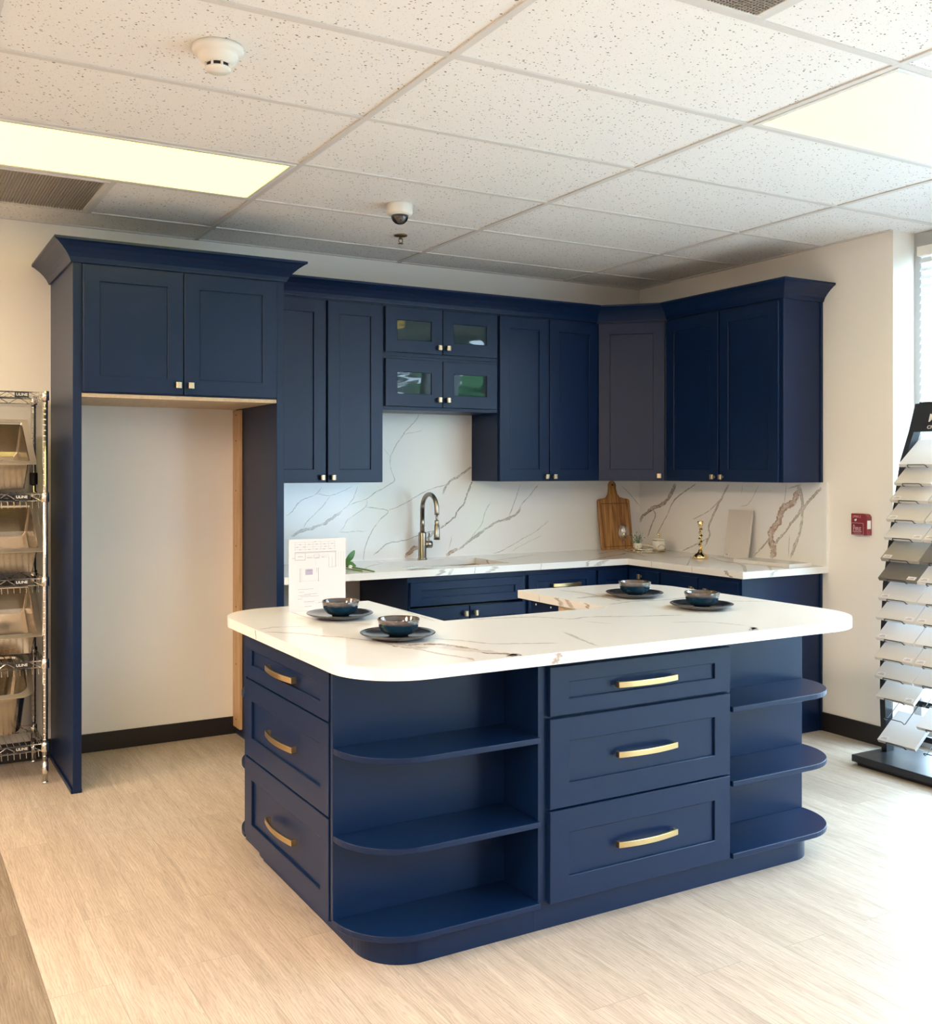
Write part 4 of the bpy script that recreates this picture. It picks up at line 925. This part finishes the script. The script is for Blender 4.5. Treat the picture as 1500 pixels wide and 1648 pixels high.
for (x, z) in ((WX1, 1.40),): MB().lathe([(.0165, z-.03), (.019, z-.025), (.019, z+.025), (.0165, z+.03)], (x, WB, 0), 16).build('plastic_sleeve', M['black_plastic'], t)

def disp_sink(xr, zf, label, rc, dp=.17, yf=-.43, tilt=33, wd=.70, ln_=.40, rim=.028):
    t = thing('display_sink', label, 'sink', (xr, yf, zf), rot=(R(tilt), 0, 0), group='stainless sinks on the wire shelves')
    n = 6 if rc > .01 else 2
    def ring(x0, x1, y0, y1, r, z):
        pts = []
        for (cx, cy, a0) in ((x1-r, y1-r, 0), (x0+r, y1-r, 90), (x0+r, y0+r, 180), (x1-r, y0+r, 270)):
            pts += [(cx+r*math.cos(R(a0+90*i/n)), cy+r*math.sin(R(a0+90*i/n)), z) for i in range(n+1)]
        return pts
    m_ = len(ring(0, 1, 0, 1, .1, 0)); rings = [ring(-wd, 0, 0, ln_, rc+.002, -.003), ring(-wd, 0, 0, ln_, rc+.002, 0), ring(-wd+rim, -rim, rim, ln_-rim, rc+.002, 0),
        ring(-wd+rim+.004, -rim-.004, rim+.004, ln_-rim-.004, rc+.002, -.008), ring(-wd+rim+.012, -rim-.012, rim+.012, ln_-rim-.012, rc+.004, -dp+.015), ring(-wd+rim+.03, -rim-.03, rim+.03, ln_-rim-.03, rc+.004, -dp)]
    vs = [p for g_ in rings for p in g_]; fs = []
    for i in range(len(rings)-1):
        for j in range(m_): k_ = (j+1) % m_; fs.append((i*m_+j, i*m_+k_, (i+1)*m_+k_, (i+1)*m_+j))
    fs.append(tuple((len(rings)-1)*m_+j for j in range(m_)))
    rv = [(x, y, z) for x, y, z in rings[1]]+[(x, y, z) for x, y, z in rings[2]]
    fl_ = [(j, (j+1) % m_, m_+(j+1) % m_, m_+j) for j in range(m_)]
    rm_ = MB(); rm_.add([(x, y, .0005) for x, y, z in rv], fl_, 0, False); q_ = rm_.build('rim', M['steel_rim_lit'], t)
    sd = q_.modifiers.new('thickness', 'SOLIDIFY'); sd.thickness = .0022; sd.offset = 0
    mb = MB(); mb.add(vs[2*m_:], [tuple(a-2*m_ for a in f) for f in fs if min(f) >= 2*m_], 0, False); o = mb.build('basin', M['steel'], t)
    s_ = o.modifiers.new('wall', 'SOLIDIFY'); s_.thickness = .002; s_.offset = -1 if False else 1
    MB().lathe([(.04, -dp+.001), (.042, -dp+.004), (.03, -dp+.002)], (-wd/2, ln_/2, 0), 20).build('drain', M['chrome'], t)
disp_sink(-3.940, 1.469, 'square-cornered steel sink tilted on the top wire shelf level', .002, dp=.174)
disp_sink(-3.903, 1.068, 'square-cornered steel sink on the second wire level from the top', .002, dp=.160)
disp_sink(-3.910, .678, 'square-cornered steel sink on the third wire level from the top', .002, dp=.146)
disp_sink(-3.946, .405, 'round-cornered steel sink on the lowest wire shelf', .055, dp=.268, ln_=.325, tilt=30)

# ---------------------------------------------------------------- stone sample rack
t = thing('sample_rack', 'black metal display rack of tilted stone samples in front of the window', 'display rack', (0,0,0))
MB().prism([(-.415, -2.045), (-.05, -2.045), (-.05, -2.85), (-.415, -2.85)], .018, .052).build('base_plate', M['black_metal'], t, bevel=.003)
MB().prism([(-.395, -2.065), (-.07, -2.065), (-.07, -2.83), (-.395, -2.83)], 0, .018).build('base_foot', M['black_metal'], t)
prof = [(.052, -.232), (.30, -.245), (.60, -.242), (.88, -.222), (1.09, -.178), (1.30, -.135), (1.49, -.090), (1.64, -.022), (1.78, .030)]
for y0_ in (-2.105, -2.80):
    pts = [(x, z) for z, x in prof]+[(x+.055, z) for z, x in prof[::-1]]
    MB().prism(pts, y0_, y0_+.030, 'y').build('post', M['black_metal'], t, bevel=.002)
def tiltbox(x, y0, y1, z, th=.004, a=0.0): pass
sg = MB(); za, zb_ = 1.634, 1.785
sg.add([(-.030, -2.77, za), (-.030, -2.105, za), (.022, -2.105, zb_), (.022, -2.77, zb_), (-.020, -2.77, za), (-.020, -2.105, za), (.032, -2.105, zb_), (.032, -2.77, zb_)],
       [(0,1,2,3), (4,7,6,5), (0,4,5,1), (1,5,6,2), (2,6,7,3), (3,7,4,0)])
hd = sg.build('header_sign', M['black_metal'], t)
an = math.atan2(.052, .151)
text('M', .060, M['text_white'], hd, (-.0095, -2.200, 1.700), (R(90)-0, -0, R(-90)), sx=1.0).rotation_euler = (Matrix.Rotation(an, 4, 'Y') @ Matrix.Rotation(R(-90), 4, 'Z') @ Matrix.Rotation(R(90), 4, 'X')).to_euler()
text('CR', .024, M['text_white'], hd, (-.0250, -2.196, 1.655), (0,0,0), sx=1.1).rotation_euler = (Matrix.Rotation(an, 4, 'Y') @ Matrix.Rotation(R(-90), 4, 'Z') @ Matrix.Rotation(R(90), 4, 'X')).to_euler()
cb = MB()
for z, x in ((.32, -.20), (.155, -.20), (1.2, -.11)): cb.box(x-.008, x+.008, -2.80, -2.09, z-.014, z+.014)
cb.build('cross_bar', M['black_metal'], t)
fronts = [(-.146,1.469),(-.184,1.377),(-.213,1.294),(-.241,1.200),(-.259,1.112),(-.283,1.009),(-.301,.915),(-.301,.818),(-.319,.725),(-.319,.625),(-.329,.532),(-.329,.441),(-.319,.340),(-.306,.126)]
kinds = ['white','cream','cream','cream','white','grey','char','vein','white','vein','cream','white','cream','vein']
kinds2 = [None,None,'cream','white','white','char','white','vein','white','white','cream','white',None,'vein']
names = ['topmost','second','third','fourth','fifth','sixth','seventh','eighth','ninth','tenth','eleventh','twelfth','thirteenth','lowest']
tw_names = {'white': 'plain white', 'cream': 'cream', 'grey': 'grey', 'char': 'dark taupe', 'vein': 'white veined'}
TA = R(38)
def sample(xf, zf, y0, y1, kd, label, row, col):
    s = thing('stone_sample', label, 'stone sample', (xf, y0, zf), rot=(0, -TA, 0), group='stone samples on the black rack')
    w_ = y1-y0
    MB().box(0, .20, 0, w_, 0, .018).build('slab', M['s_'+kd], s, bevel=.001)
    sy = .008 if (row+col) % 2 == 0 and row > 2 else w_-.052
    if row > 1:
        MB().box(.008, .030, sy, sy+.044, .018, .0184).build('sticker', M['paper'], s)
        MB().box(.013, .016, sy+.006, sy+.038, .0184, .0187).box(.020, .0225, sy+.008, sy+.030, .0184, .0187).build('printing', M['ink'], s)
def holder(xf, zf, yl):
    s = thing('tmp', 'x', 'x'); 
    a, b = yl-.150, yl-.050; c_, s_ = math.cos(TA), math.sin(TA)
    def P(u, y, h): return (xf+u*c_-h*s_, y, zf+u*s_+h*c_)
    pts = [P(.17, a, -.004), P(-.003, a, -.004), P(-.006, a, .020), P(-.006, b, .020), P(-.003, b, -.004), P(.17, b, -.004)]
    out = []
    for i, p in enumerate(pts):
        if 0 < i < len(pts)-1:
            q0 = Vector(p).lerp(Vector(pts[i-1]), min(.3, .006/(Vector(p)-Vector(pts[i-1])).length)); q1 = Vector(p).lerp(Vector(pts[i+1]), min(.3, .006/(Vector(p)-Vector(pts[i+1])).length)); out += [q0, q1]
        else: out.append(Vector(p))
    bpy.data.objects.remove(s)
    MB().tube(out, .0022, 6).build('wire_holder', M['black_metal'], t)
for i, ((xf, zf), kd) in enumerate(zip(fronts, kinds)):
    pos = f'{names[i]}' if names[i] in ('topmost', 'lowest') else f'{names[i]} from the top'
    sample(xf, zf-.012, -2.318, -2.115, kd, f'{tw_names[kd]} stone sample, {pos} in the left column of the black rack', i, 0)
    holder(xf, zf-.012, -2.115)
    if kinds2[i]:
        zf2 = zf if i != 13 else .235
        sample(xf, zf2-.012, -2.528, -2.325, kinds2[i], f'{tw_names[kinds2[i]]} stone sample in the rack right column, '+(f'beside the {names[i]} left one' if i != 13 else 'just above the lowest left one'), i, 1)
        holder(xf, zf2-.012, -2.325)
holder(-.318, .235, -2.115); holder(-.318, .055+.06, -2.325); holder(-.326, .340, -2.325)
